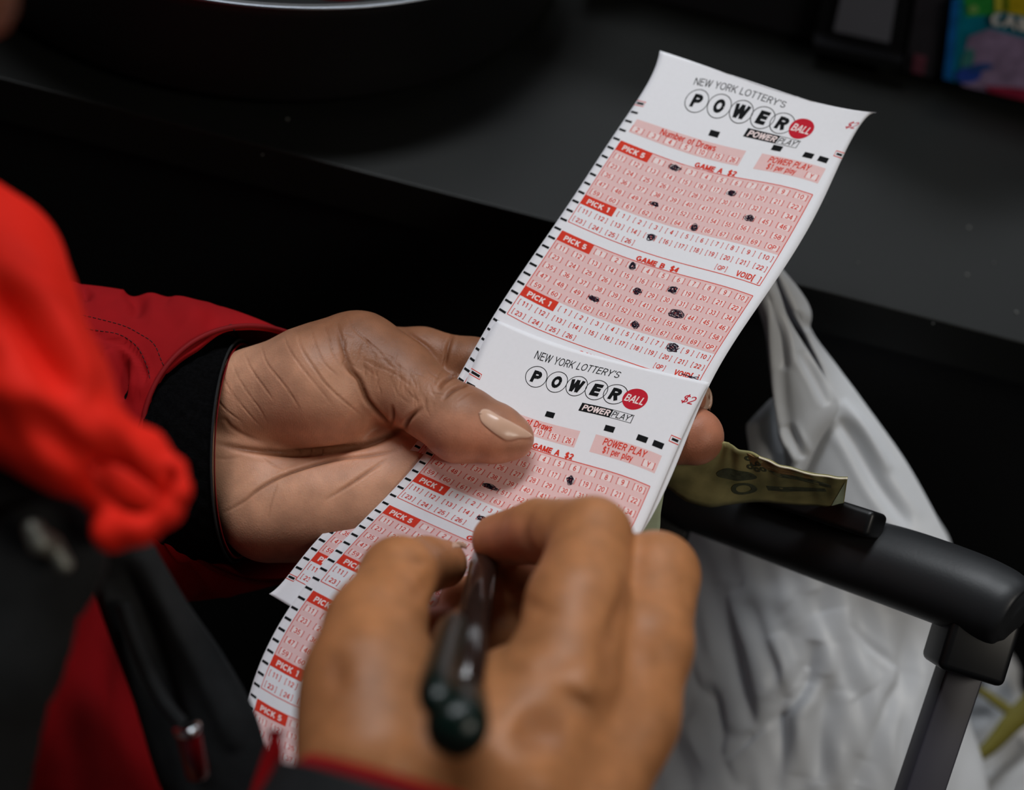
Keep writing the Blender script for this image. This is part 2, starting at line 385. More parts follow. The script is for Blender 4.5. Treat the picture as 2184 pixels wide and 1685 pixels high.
blob('green_gap', [(2142, -40), (2154, -40), (2152, 24), (2142, 22)], 4, ptex('olive_print', (110, 140, 25)))
blob('light_spot', oval(2076, 20, 11, 9), 3, ptex('light_green_print', (130, 185, 100)))
blob('number_field', [(2066, 78), (2110, 62), (2184, 82), (2400, 120), (2400, 262), (2184, 214), (2052, 182), (2056, 120)], 1, ptex('purple_print', (158, 136, 172), .35))
blob('teal_swirl', oval(2064, 128, 13, 26, .3), 2, ptex('sea_print', (70, 140, 138)))
blob('blue_swirl', oval(2066, 160, 28, 17, -.15), 3, ptex('royal_print', (46, 80, 180)))
blob('blue_wave', oval(2092, 144, 26, 8, -.1), 4, ptex('wave_print', (46, 90, 160)))
blob('red_base', [(2100, 184), (2150, 186), (2184, 190), (2400, 225), (2400, 262), (2184, 214), (2110, 196)], 3, ptex('red_print', (160, 40, 70)))
m_white = mat('white_print', (225, 225, 222), .5, var=(60, .05))
for nm, P in [('letter_c', [(2134, 30), (2120, 30), (2113, 40), (2116, 52), (2128, 56), (2136, 54), (2136, 48), (2126, 48), (2122, 42), (2126, 37), (2134, 38)]), ('letter_a', [(2138, 56), (2152, 32), (2160, 33), (2168, 64), (2160, 62), (2158, 54), (2150, 52), (2146, 58)]), ('letter_s', [(2172, 38), (2186, 40), (2230, 52), (2230, 78), (2172, 64)])]:
    blob(nm, P, 6, m_white)

# ------------------------------------------------------------------ the play slips
CM, RM = 6.3, 4.233              # millimetres per column and per row of the slip
def tbasis(c, r, nc=5, nr=10):
    u = np.clip(np.asarray(c)/6.55-1, -1, 1); v = np.clip((np.asarray(r)+5.3)/30.4-1, -1, 1)
    Tu = np.cos(np.arange(nc)[:, None]*np.arccos(u)); Tv = np.cos(np.arange(nr)[:, None]*np.arccos(v))
    return np.array([Tu[i]*Tv[j] for i in range(nc) for j in range(nr)]).T
def soft(x, k=1.2): return k*np.log1p(np.exp(np.clip(x/k, -30, 30)))
class Slip:
    def __init__(s, coef, gap, right): s.C = np.array(coef); s.gap = gap; s.right = right
    def at(s, c, r, off=0.0):    # off: metres proud of the paper, towards the reader
        c = np.asarray(c, float); r = np.asarray(r, float)
        p = tbasis(c, r)@s.C.T
        d = D(p[:, 0], p[:, 1])+s.gap+s.right*soft(c-4.6)*(lambda t: t*t*(3-2*t))(np.clip((22-r)/24, 0, 1))
        return V(p[:, 0], p[:, 1], d-off)
S_TOP, S_BOT = ('A', .33, .735, .24, .22, 20, 265), ('A', .33, .27, .26, .23, 85, -165)
def L_(*a): return [('L', *a[i:i+4]) for i in range(0, len(a), 4)]
def E_(cx, cy, rx, ry): return [('A', cx, cy, rx, ry, 0, 360)]
P_ = L_(.08, 0, .08, 1, .08, .955, .36, .955, .08, .475, .36, .475)+[('A', .36, .715, .25, .24, 90, -90)]
O_ = E_(.4, .5, .34, .46); SIX = E_(.31, .30, .25, .26)+[('A', .34, .5, .28, .46, 55, 205)]
GLYPH = {  # a plain grotesque alphabet drawn with strokes: (advance, strokes), cap height 1
 '0': (.62, E_(.31, .5, .25, .46)), '1': (.62, L_(.37, 0, .37, 1, .37, .97, .15, .78)),
 '2': (.62, [('A', .31, .70, .25, .26, 165, -25)]+L_(.54, .60, .07, .05, .04, .045, .58, .045)),
 '3': (.62, [('A', .30, .73, .23, .23, 155, -85), ('A', .30, .27, .26, .23, 85, -160)]), '4': (.62, L_(.44, 0, .44, 1, .44, .97, .05, .30, .02, .27, .6, .27)),
 '5': (.62, L_(.53, .955, .13, .955, .15, .97, .09, .46)+[('A', .30, .31, .26, .27, 140, -160)]), '6': (.62, SIX),
 '7': (.62, L_(.04, .955, .58, .955, .54, .96, .32, .45, .32, .46, .22, 0)), '8': (.62, E_(.31, .73, .21, .23)+E_(.31, .27, .26, .24)),
 '9': (.62, [(k, .62-x, 1-y, rx, ry, u+180, v+180) for k, x, y, rx, ry, u, v in SIX]),
 '[': (.32, L_(.10, -.14, .10, 1.1, .07, 1.06, .27, 1.06, .07, -.10, .27, -.10)), ']': (.32, L_(.22, -.14, .22, 1.1, .25, 1.06, .05, 1.06, .25, -.10, .05, -.10)),
 'A': (.74, L_(.03, 0, .37, 1, .37, 1, .71, 0, .14, .33, .60, .33)), 'B': (.68, L_(.08, 0, .08, 1, .08, .955, .36, .955, .08, .525, .38, .525, .08, .045, .38, .045)+[('A', .36, .74, .22, .215, 90, -90), ('A', .38, .285, .25, .24, 90, -90)]),
 'C': (.76, [('A', .40, .5, .34, .46, 45, 315)]), 'D': (.74, L_(.08, 0, .08, 1, .08, .955, .3, .955, .08, .045, .3, .045)+[('A', .3, .5, .37, .455, 90, -90)]),
 'E': (.64, L_(.08, 0, .08, 1, .08, .955, .59, .955, .08, .52, .56, .52, .08, .045, .6, .045)), 'G': (.80, [('A', .40, .5, .34, .46, 45, 325)]+L_(.70, .50, .70, .08, .42, .46, .74, .46)),
 'I': (.24, L_(.12, 0, .12, 1)), 'K': (.70, L_(.08, 0, .08, 1, .1, .34, .62, 1, .27, .55, .66, 0)), 'L': (.58, L_(.08, 0, .08, 1, .08, .045, .54, .045)),
 'M': (.86, L_(.08, 0, .08, 1, .78, 0, .78, 1, .09, 1, .43, .05, .43, .05, .77, 1)), 'N': (.76, L_(.08, 0, .08, 1, .67, 0, .67, 1, .09, .98, .66, .02)),
 'O': (.80, O_), 'P': (.66, P_), 'Q': (.80, O_+L_(.48, .26, .74, -.03)), 'R': (.70, P_+L_(.36, .49, .62, 0)), 'S': (.66, [S_TOP, S_BOT]), 'T': (.64, L_(.32, 0, .32, 1, .02, .955, .62, .955)),
 'V': (.68, L_(.03, 1, .34, 0, .34, 0, .65, 1)), 'W': (.98, L_(.03, 1, .26, 0, .26, 0, .49, 1, .49, 1, .72, 0, .72, 0, .95, 1)), 'Y': (.68, L_(.34, 0, .34, .45, .34, .42, .04, 1, .34, .42, .64, 1)),
 "'": (.18, L_(.09, .72, .09, 1)), '$': (.64, [S_TOP, S_BOT]+L_(.33, -.12, .33, 1.12)), '*': (.3, L_(.15, .7, .15, 1, .02, .77, .28, .93, .02, .93, .28, .77)), ' ': (.32, []),
 'u': (.54, L_(.07, .72, .07, .25, .47, .72, .47, 0)+[('A', .27, .25, .20, .22, 180, 360)]), 'm': (.84, L_(.07, 0, .07, .72, .41, 0, .41, .5, .75, 0, .75, .5)+[('A', .24, .48, .17, .2, 180, 0), ('A', .58, .48, .17, .2, 180, 0)]),
 'b': (.56, L_(.07, 0, .07, 1)+E_(.29, .36, .21, .33)), 'e': (.56, [('A', .28, .36, .23, .33, 0, 320)]+L_(.06, .36, .53, .36)), 'r': (.38, L_(.07, 0, .07, .72)+[('A', .3, .42, .22, .26, 180, 80)]),
 'o': (.58, E_(.28, .36, .22, .33)), 'f': (.32, L_(.14, 0, .14, .85, 0, .68, .3, .68)+[('A', .3, .83, .16, .13, 180, 90)]), 'a': (.54, E_(.26, .34, .19, .31)+L_(.46, 0, .46, .72)),
 'w': (.78, L_(.03, .72, .2, 0, .2, 0, .38, .72, .38, .72, .56, 0, .56, 0, .73, .72)), 's': (.50, [('A', .25, .53, .17, .15, 20, 265), ('A', .25, .20, .18, .16, 85, -165)]),
 'p': (.56, L_(.07, -.28, .07, .72)+E_(.29, .36, .21, .33)), 'l': (.18, L_(.09, 0, .09, 1)), 'y': (.5, L_(.03, .72, .25, 0, .47, .72, .18, -.26))}
_gc = {}
def FONT(txt, bold=0.0, shear=0.0):
    k = (txt, bold, shear)
    if k in _gc: return _gc[k]
    sw = .13+bold*4; V_, F_ = [], []; x0 = 0; sh = 1-(sw-.09)
    for ch in txt:
        adv, st = GLYPH[ch]
        for q in st:
            if q[0] == 'L':
                P = np.array([[q[1], q[2]], [q[3], q[4]]], float)
                for j in (0, 1):
                    if P[j, 1] in (.955, .045, 1.06, -.10): P[j, 1] = .5+(P[j, 1]-.5)*(sh if abs(P[j, 1]-.5) < .5 else 1)
            else:
                n = max(5, int(abs(q[6]-q[5])/26)); t = np.radians(np.linspace(q[5], q[6], n+1))
                P = np.stack([q[1]+q[3]*np.cos(t), .5+(q[2]-.5)*sh+q[4]*sh*np.sin(t)], 1)
            T = np.gradient(P, axis=0); T /= np.linalg.norm(T, axis=1, keepdims=True); N = np.stack([-T[:, 1], T[:, 0]], 1)*sw/2
            o = sum(len(a) for a in V_); n = len(P); V_.append(np.concatenate([P+N, P-N])+[x0, 0]); F_ += [(o+i, o+i+1, o+n+i+1, o+n+i) for i in range(n-1)]
        x0 += adv+.07+max(0, sw-.13)*.6
    v = np.concatenate(V_); v[:, 0] += v[:, 1]*shear; _gc[k] = (v, F_); return v, F_
class Ink:
    """flat print on a slip: shapes in (column,row) units, layered a few hundredths of a millimetre proud"""
    def __init__(s): s.v = []; s.f = []; s.m = []; s.o = []; s.n = 0
    def add(s, v, f, m, lay):
        v = np.asarray(v, float); s.v.append(v); s.f += [tuple(i+s.n for i in q) for q in f]; s.m += [m]*len(f); s.o.append(np.full(len(v), lay)); s.n += len(v)
    def rect(s, c0, r0, c1, r1, m, lay, skew=0, step=1.0):
        nc = max(1, int(abs(c1-c0)/step)+1); nr = max(1, int(abs(r1-r0)/step)+1)
        C, R = np.meshgrid(np.linspace(c0, c1, nc+1), np.linspace(r0, r1, nr+1), indexing='ij')
        v = np.stack([C+skew*(R-r0), R], -1).reshape(-1, 2)
        f = [(i*(nr+1)+j, i*(nr+1)+j+1, (i+1)*(nr+1)+j+1, (i+1)*(nr+1)+j) for i in range(nc) for j in range(nr)]
        s.add(v, f, m, lay)
    def text(s, txt, c, r, h, m, lay, wd=None, bold=0.0, shear=0.0, sx=1.0, xm=None):
        """h: cap height mm; wd: full width mm"""
        v, f = FONT(txt, bold, shear)
        k = h; x = v[:, 0]; y = v[:, 1]
        cx = (x.min()+x.max())/2; span = x.max()-x.min()
        kx = (wd/span) if wd else k*sx
        s.add(np.stack([c+(x-cx)*kx/CM, r-(y-.5)*k/RM], -1), f, m, lay)
    def disc(s, c, r, a, b, m, lay, n=40, hole=0):
        t = np.linspace(0, 2*math.pi, n, endpoint=False)
        if hole:
            v = [(c+a*math.cos(q), r+b*math.sin(q)) for q in t]+[(c+(a-hole/CM)*math.cos(q), r+(b-hole/RM)*math.sin(q)) for q in t]
            f = [(i, (i+1) % n, n+(i+1) % n, n+i) for i in range(n)]
        else:
            v = [(c, r)]+[(c+a*math.cos(q), r+b*math.sin(q)) for q in t]; f = [(0, 1+i, 1+(i+1) % n) for i in range(n)]
        s.add(v, f, m, lay)
    def stroke(s, P, wmm, m, lay):
        P = np.asarray(P, float)*[CM, RM]; T = np.gradient(P, axis=0); T /= np.linalg.norm(T, axis=1, keepdims=True)+1e-9
        N = np.stack([-T[:, 1], T[:, 0]], 1)*wmm/2; v = np.concatenate([P+N, P-N])/[CM, RM]; n = len(P)
        s.add(v, [(i, i+1, n+i+1, n+i) for i in range(n-1)], m, lay)
    def build(s, name, slip, mats, parent):
        P = np.concatenate(s.v); off = np.concatenate(s.o)
        w_ = toW(slip.at(P[:, 0], P[:, 1], off*1e-3)); return part(name, w_, s.f, None, parent, mats=mats, midx=s.m, smooth=False)
i_red = mat('ink_red', (222, 62, 44), .8, 0, .12, var=(900, .08)); i_blk = mat('ink_black', (20, 21, 23), .8, 0, .12, var=(900, .1))
i_pink = mat('ink_pink_tint', (238, 199, 197), .8, 0, .12, var=(500, .02)); i_wht = mat('paper_in_tint', (248, 228, 226), .8, 0, .12, var=(500, .02))
i_crim = mat('ink_crimson', (200, 34, 52), .8, 0, .12, var=(900, .05)); i_pen = mat('ball_pen_ink', (34, 26, 44), .8, 0, .12, var=(900, .2))
m_paper = mat('slip_paper', (238, 237, 241), .62, 0, .3, var=(700, .012), bump=(1800, .06, .0002))
INKS = [i_red, i_blk, i_pink, i_wht, i_crim, i_pen]
def slip_print(ink, hd):
    R, K, PK, WH, CR_, PN = range(6)
    # timing marks down the left edge
    for k in range(54): ink.rect(.06, k-.11, .46, k+.11, K, .06)
    for k in (0, 53):
        for a in ((.0, k-.27, .52, k-.2), (.0, k+.2, .52, k+.27), (.5, k-.27, .52, k+.27)): ink.rect(*a, R, .05)
    ink.rect(12.62, -.1, 13.0, .1, K, .06)
    for a in ((12.5, -.27, 13.08, -.2), (12.5, .2, 13.08, .27), (12.5, -.27, 12.53, .27)): ink.rect(*a, R, .05)
    for c in (5.18, 9.15, 11.12, 12.06): ink.rect(c-.3, .58, c+.3, 1.06, K, .06)
    ny, bl, pp, dl = hd
    ink.text("NEW YORK LOTTERY'S", 5.5, ny, 3.0, K, .06, wd=35, bold=-.004)
    for ch, c in zip('POWER', (3.35, 4.78, 6.15, 7.45, 8.62)):
        rr = .72 if ch in 'PO' else .69
        ink.disc(c, bl, rr, rr*1.38, K, .04, hole=.28); ink.text(ch, c, bl, 4.7, K, .07, bold=.036, shear=.1, wd=4.1 if ch != 'W' else 5.8)
    ink.disc(9.78, bl-.02, .68, .99, CR_, .05); ink.text('BALL', 9.78, bl+.02, 2.9, WH, .08, wd=6.8, bold=.012, shear=.15)
    ink.rect(6.95, pp-.36, 8.95, pp+.36, K, .05, skew=-.1); ink.text('POWER', 7.95, pp, 2.1, WH, .08, wd=11.2, bold=.02, shear=.2)
    for a in ((8.93, pp-.36, 10.2, pp-.32), (8.86, pp+.32, 10.13, pp+.36), (10.14, pp-.36, 10.18, pp+.36)): ink.rect(*a, K, .05)
    ink.text('PLAY', 9.5, pp, 2.1, K, .07, wd=7.0, shear=.2); ink.text('*', 10.06, pp-.12, 2.0, K, .07, sx=.9)
    ink.text('$2', 12.5, dl, 3.1, CR_, .06, shear=.25, wd=5.0)
    # number of draws, power play
    ink.rect(.62, 1.55, 7.5, 2.95, PK, .03, step=.45); ink.text('Number of Draws', 3.95, 1.9, 2.4, R, .07, wd=22, bold=.012)
    for i, t in enumerate(('2', '3', '4', '5', '10', '15', '26')): cell(ink, t, 1+i, 2.5)
    ink.rect(8.5, 1.5, 12.5, 2.95, PK, .03, step=.45); ink.text('POWER PLAY', 10.4, 1.88, 2.4, R, .07, wd=16.5, bold=.012, shear=.12)
    ink.text('$1 per play', 10.15, 2.5, 2.2, R, .07, wd=11.5, bold=.01); cell(ink, 'Y', 12.0, 2.5)
    for g in range(5):
        r0 = 4+10*g
        ink.text('GAME %s  $%d' % ('ABCDE'[g], 2*(g+1)), 6.35, r0-.32, 2.05, R, .07, wd=17, bold=.03)
        ink.rect(.55, r0, 12.55, r0+6, PK, .03, step=.45); ln = .035
        for a in ((.55, r0-ln, 12.55, r0+ln), (.55, r0+9-ln, 12.55, r0+9+ln), (.55-.02, r0, .55+.02, r0+9), (12.53, r0, 12.57, r0+9)): ink.rect(*a, R, .04)
        for rr, t in ((r0, 'PICK 5'), (r0+6, 'PICK 1')):
            ink.rect(.55, rr, 2.5, rr+.98, R, .05); ink.text(t, 1.52, rr+.5, 2.1, WH, .08, wd=8.4, bold=.025)
        n = 1
        for row in range(6):
            for col in range(12):
                if row == 0 and col < 2: continue
                cell(ink, 'QP' if n == 70 else str(n), 1.05+col, r0+row+.5); n += 1
        n = 1
        for row in range(3):
            for col in range(12):
                if (row == 0 and col < 2) or n > 26: continue
                cell(ink, str(n), 1.05+col, r0+6.5+row, False); n += 1
        cell(ink, 'QP', 10.05, r0+8.5, False); ink.text('VOID[', 11.55, r0+8.55, 2.2, R, .07, wd=6.6, bold=.02); ink.text(']', 12.38, r0+8.55, 2.2, R, .07, bold=.0)
def cell(ink, t, c, r, tint=True):
    if tint: ink.rect(c-.29, r-.25, c+.29, r+.25, 3, .045)
    ink.text('[', c-.32, r, 1.85, 0, .07, bold=-.004, sx=1.0); ink.text(']', c+.32, r, 1.85, 0, .07, bold=-.004, sx=1.0)
    ink.text(t, c, r, 1.82, 0, .07, sx=.92, bold=.010)
def scribble(ink, c, r, w_=.34, h=.34, seed=0, n=44, lw=.22):
    rn = random.Random(seed*7+3); P = []; a0 = rn.uniform(0, 6)
    for i in range(n):
        t = a0+i*1.15; k = rn.uniform(.15, 1.0)
        P.append((c+w_*k*math.cos(t)+w_*rn.uniform(-.25, .25), r+h*k*math.sin(t+.5)+h*rn.uniform(-.2, .2)-w_*.35*math.cos(t)*k))
    P = cr(P, n*4); ink.stroke(P, lw, 5, .1)
def make_slip(label, slip, hd, marks, r0=-5.3, r1=55.5):
    nu, nv = 41, 190
    C, R = np.meshgrid(np.linspace(0.0, 13.1, nu), np.linspace(r0, r1, nv), indexing='ij')
    P = slip.at(C.ravel(), R.ravel()).reshape(nu, nv, 3)
    c = toW(P[nu//2, nv//2]); t = empty('play_slip', c, label, 'ticket')
    v, f = sheet(P, .00012); flat_rim(part('paper', v, f, m_paper, t), nu, nv)
    ink = Ink(); slip_print(ink, hd); ink.build('printed_form', slip, INKS, t)
    for i, mk in enumerate(marks):
        ink = Ink(); scribble(ink, mk[0], mk[1], *(mk[2:4] if len(mk) > 2 else ()), seed=i+len(marks)); ink.build('pen_mark', slip, INKS, t)
    if label.startswith('upper'):
        ink = Ink(); ink.stroke([(11.45, 22.55), (12.1, 22.62), (12.4, 22.45), (12.5, 22.75), (12.0, 22.55), (11.9, 22.65), (12.45, 22.85)], .3, 5, .1); ink.build('pen_mark', slip, INKS, t)
    return t
TA = Slip(TC_A, .0009, .0009); TB = Slip(TC_B, -.0008, .0)
mA = [(4.05, 4.5, .42, .3), (8.1, 5.5), (4.2, 8.45, .3, .26), (10.05, 7.5), (7.15, 9.5, .24, .36), (5.1, 11.5, .32, .4), (5.05, 14.5, .22, .4), (8.1, 15.5), (6.15, 16.5, .28, .36), (9.1, 17.45, .55, .42), (4.1, 18.5, .42, .32), (7.15, 19.5, .3, .38), (10.1, 20.5, .4, .4)]
mB = [(8.1, 5.5, .26, .5), (4.2, 8.45, .48, .28), (5.1, 11.5, .45, .36)]
slipA = make_slip('upper paper play slip printed in red, marked with pen, tucked behind the other', TA, (-2.95, -1.3, .12, -2.85), mA)
slipB = make_slip('lower paper play slip on top, held down by the left thumb', TB, (-3.95, -2.1, -.4, -3.4), mB)
# ------------------------------------------------------------------ the person
person = empty('person', W(60, 900, .46), 'person in a red jacket holding play slips in one hand and writing with the other', 'person')
def skin_mat():
    m = bpy.data.materials.new('skin'); m.use_nodes = True; nt = m.node_tree; b = nt.nodes['Principled BSDF']; N = nt.nodes; L = nt.links
    at = N.new('ShaderNodeVertexColor'); at.layer_name = 'tone'
    tc = N.new('ShaderNodeTexCoord')
    n1 = N.new('ShaderNodeTexNoise'); n1.inputs['Scale'].default_value = 130; n1.inputs['Detail'].default_value = 6
    L.new(tc.outputs['Object'], n1.inputs['Vector'])
    mp = N.new('ShaderNodeMapRange'); mp.inputs['From Min'].default_value = .3; mp.inputs['From Max'].default_value = .7; mp.inputs['To Min'].default_value = .84; mp.inputs['To Max'].default_value = 1.12
    L.new(n1.outputs['Fac'], mp.inputs['Value'])
    mx = N.new('ShaderNodeMix'); mx.data_type = 'RGBA'; mx.blend_type = 'MULTIPLY'; mx.inputs[0].default_value = 1
    L.new(at.outputs['Color'], mx.inputs[6]); L.new(mp.outputs['Result'], mx.inputs[7]); L.new(mx.outputs[2], b.inputs['Base Color'])
    b.inputs['Roughness'].default_value = .46; b.inputs['Specular IOR Level'].default_value = .28
    b.inputs['Subsurface Weight'].default_value = .12; b.inputs['Subsurface Scale'].default_value = .004; b.inputs['Subsurface Radius'].default_value = (1, .3, .15)
    vo = N.new('ShaderNodeTexVoronoi'); vo.inputs['Scale'].default_value = 900; vo.feature = 'DISTANCE_TO_EDGE'; L.new(tc.outputs['Object'], vo.inputs['Vector'])
    n2 = N.new('ShaderNodeTexNoise'); n2.inputs['Scale'].default_value = 700; n2.inputs['Detail'].default_value = 4; L.new(tc.outputs['Object'], n2.inputs['Vector'])
    wv = N.new('ShaderNodeTexWave'); wv.inputs['Scale'].default_value = 420; wv.inputs['Distortion'].default_value = 3.5; wv.inputs['Detail'].default_value = 2; wv.inputs['Detail Scale'].default_value = .35; L.new(tc.outputs['Object'], wv.inputs['Vector'])
    a1 = N.new('ShaderNodeMath'); a1.operation = 'MULTIPLY_ADD'; a1.inputs[1].default_value = .5; L.new(n2.outputs['Fac'], a1.inputs[0]); L.new(vo.outputs['Distance'], a1.inputs[2])
    a2 = N.new('ShaderNodeMath'); a2.operation = 'MULTIPLY_ADD'; a2.inputs[1].default_value = .09; L.new(wv.outputs['Fac'], a2.inputs[0]); L.new(a1.outputs[0], a2.inputs[2])
    bp = N.new('ShaderNodeBump'); bp.inputs['Strength'].default_value = .4; bp.inputs['Distance'].default_value = .00022
    L.new(a2.outputs[0], bp.inputs['Height']); L.new(bp.outputs['Normal'], b.inputs['Normal'])
    return m
m_skin = skin_mat()
m_nail = mat('nail', (206, 166, 142), .24, 0, .4, var=(160, .06))
lin = lambda c: np.array(s2l(c))
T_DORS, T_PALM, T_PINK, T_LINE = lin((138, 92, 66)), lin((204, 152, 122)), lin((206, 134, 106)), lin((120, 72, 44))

def DD(px, py, mm): return float(D(px, py))+mm*1e-3
def pr(px, py, mm, r): return P4(px, py, DD(px, py, mm), r)
# ---- left hand (holds the slips): palm behind, thumb in front
LH = Sculpt()
LH.cone(pr(380, 985, 18, 112), pr(540, 980, 17, 118), .008)                       # wrist
LH.cone(pr(578, 1086, 15, 114), pr(760, 1080, 18, 118), .010)                     # heel, little finger side
LH.cone(pr(700, 1060, 19, 105), pr(1000, 1000, 18, 90), .010)
LH.cone(pr(760, 960, 17, 80), pr(960, 930, 18, 80), .008)                     # palm body behind the slips
LH.cone(pr(900, 850, 16, 80), pr(1050, 900, 18, 80), .010)
LH.cone(pr(552, 852, 5, 112), pr(690, 824, -1, 134), .0035)                         # ball of the thumb
LH.cone(pr(490, 905, 14, 90), pr(560, 855, 7, 108), .004)
LH.cone(pr(690, 824, -1, 134), pr(762, 780, 0, 112), .005)
LH.cone(pr(762, 780, 1, 110), pr(835, 806, -2, 92), .005)                         # thumb, first phalanx
LH.cone(pr(835, 806, -2, 92), pr(926, 868, -8, 74), .004)
LH.cone(pr(926, 868, -8, 74), pr(985, 905, -9.5, 81), .0022)                      # pad
LH.cone(pr(985, 905, -9.5, 81), pr(1062, 926, -9, 62), .003)
LH.cone(pr(1062, 926, -9, 62), pr(1096, 935, -8.5, 43), .003)
def finger(S, L, k=.0035):
    for a, b in zip(L[:-1], L[1:]): S.cone(a, b, k)
finger(LH, [pr(800, 755, 14, 62), pr(900, 756, 14, 55), pr(1010, 775, 14, 52), pr(1180, 795, 15, 50), pr(1330, 820, 16, 47), pr(1470, 856, 16, 42)])      # index
finger(LH, [pr(980, 880, 15, 66), pr(1150, 890, 17, 62), pr(1300, 910, 17, 60), pr(1420, 925, 13, 62), pr(1482, 931, 12, 62)])                          # middle
finger(LH, [pr(960, 980, 17, 62), pr(1120, 990, 17, 58), pr(1250, 1000, 18, 56), pr(1340, 1005, 18, 50)])
finger(LH, [pr(900, 1060, 18, 58), pr(1040, 1085, 18, 54), pr(1180, 1090, 18, 46)])
LH.cone(pr(100, 960, 22, 150), pr(380, 985, 16, 120), .008)                       # forearm inside the sleeve
t0 = __import__('time').time()
lv, lq = LH.mesh(.0011, 1)
def Z5(L): return [(400+x/2.553, 620+y/2.553) for x, y in L]
creaseL = [  # polyline px, width px, height m
 (Z5([(120, 815), (250, 850), (400, 872), (560, 885), (700, 878), (850, 860), (1000, 830), (1130, 775), (1180, 755)]), 7, -.0016),
 (Z5([(830, 330), (870, 420), (930, 480), (955, 540), (980, 600), (1030, 660), (1080, 710), (1115, 745)]), 5, -.0012),
 (Z5([(930, 480), (900, 430), (860, 350), (830, 250), (815, 170)]), 4.5, -.0007),
 (Z5([(190, 1215), (300, 1150), (380, 1085), (500, 1015), (650, 960), (820, 918), (1000, 898), (1150, 868)]), 3.4, -.0008),
 (Z5([(740, 1145), (830, 1090), (920, 1030), (1000, 975), (1090, 915)]), 3.4, -.0006),
 (Z5([(440, 1250), (450, 1180), (475, 1090), (490, 1050)]), 2.2, -.00025),
 (Z5([(400, 900), (440, 935), (500, 965), (560, 985)]), 2.2, -.0002),
 (Z5([(130, 690), (200, 700), (230, 735), (300, 780), (420, 830)]), 4, -.0004),
 (Z5([(130, 905), (200, 915), (300, 905)]), 3, -.0002),
 (Z5([(600, 215), (620, 310), (690, 420), (760, 515), (850, 600), (960, 690)]), 2.25, -0.00041),
 (Z5([(670, 195), (700, 300), (750, 400), (840, 480)]), 1.95, -0.00031),
 (Z5([(520, 235), (560, 330), (640, 440), (740, 560), (800, 640)]), 1.80, -0.00031),
 (Z5([(400, 290), (430, 390), (500, 480), (560, 560), (620, 660)]), 1.80, -0.00031),
 (Z5([(310, 340), (350, 430), (420, 530), (470, 600)]), 1.80, -0.00031),
 (Z5([(240, 380), (270, 460), (330, 560), (390, 640), (440, 730)]), 1.65, -0.00025),
 (Z5([(180, 440), (230, 540), (300, 620)]), 1.65, -0.00025), (Z5([(140, 560), (200, 640), (300, 720)]), 1.80, -0.00031),
 (Z5([(150, 520), (260, 590), (350, 690), (420, 760)]), 1.50, -0.00020),
 (Z5([(1365, 545), (1390, 505), (1430, 475), (1470, 462)]), 3.6, -0.00119), (Z5([(1385, 600), (1440, 545), (1490, 520), (1525, 515)]), 3.6, -0.00119),
 (Z5([(1400, 420), (1360, 470), (1340, 520)]), 1.88, -0.00031), (Z5([(1470, 600), (1520, 565), (1560, 550)]), 1.88, -0.00031),
 (Z5([(1180, 770), (1190, 730), (1215, 690), (1280, 630)]), 5, -0.00102), (Z5([(1110, 745), (1120, 680), (1110, 620)]), 4, -0.00068),
 (Z5([(1450, 225), (1420, 300), (1405, 380), (1395, 420)]), 4, -0.00119), (Z5([(1180, 215), (1230, 250), (1300, 300), (1360, 370)]), 4, -0.00085),
 (Z5([(860, 120), (900, 200), (960, 260), (1040, 330), (1120, 420)]), 2.25, -0.00029), (Z5([(740, 170), (770, 260), (800, 360), (850, 440)]), 1.95, -0.00029)]
rnd = random.Random(11)
for i in range(60):               # fine criss-cross wrinkles over the thumb joint
    x0 = rnd.uniform(820, 1330); y0 = 200+(x0-820)*.42+rnd.uniform(-30, 230)
    a = rnd.choice([1.25, 1.5, 1.9, .5])+rnd.uniform(-.2, .2); ln = rnd.uniform(50, 150)
    P = [(x0+ln*t*math.cos(a)+rnd.uniform(-6, 6), y0+ln*t*math.sin(a)+rnd.uniform(-6, 6)) for t in (0, .33, .66, 1)]
    creaseL.append((Z5(P), 1.6, -rnd.uniform(.00014, .0003)))
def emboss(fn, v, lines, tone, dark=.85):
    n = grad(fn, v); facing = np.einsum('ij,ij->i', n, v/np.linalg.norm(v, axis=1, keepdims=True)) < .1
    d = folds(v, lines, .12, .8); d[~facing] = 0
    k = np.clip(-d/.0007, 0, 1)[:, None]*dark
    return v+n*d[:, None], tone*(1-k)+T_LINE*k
def sm(x, a, b): t = np.clip((x-a)/(b-a), 0, 1); return t*t*(3-2*t)
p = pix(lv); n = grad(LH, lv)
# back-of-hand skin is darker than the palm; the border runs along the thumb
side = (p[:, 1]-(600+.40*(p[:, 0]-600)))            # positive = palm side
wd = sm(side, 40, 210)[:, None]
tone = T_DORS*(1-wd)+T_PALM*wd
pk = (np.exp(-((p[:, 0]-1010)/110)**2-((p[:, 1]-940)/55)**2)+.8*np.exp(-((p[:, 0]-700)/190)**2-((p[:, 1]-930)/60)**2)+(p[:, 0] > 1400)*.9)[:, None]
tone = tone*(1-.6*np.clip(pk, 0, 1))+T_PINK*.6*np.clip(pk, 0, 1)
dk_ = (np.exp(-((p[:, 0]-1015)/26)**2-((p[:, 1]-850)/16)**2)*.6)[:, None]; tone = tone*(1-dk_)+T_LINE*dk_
lv2, tone = emboss(LH, lv, creaseL, tone)

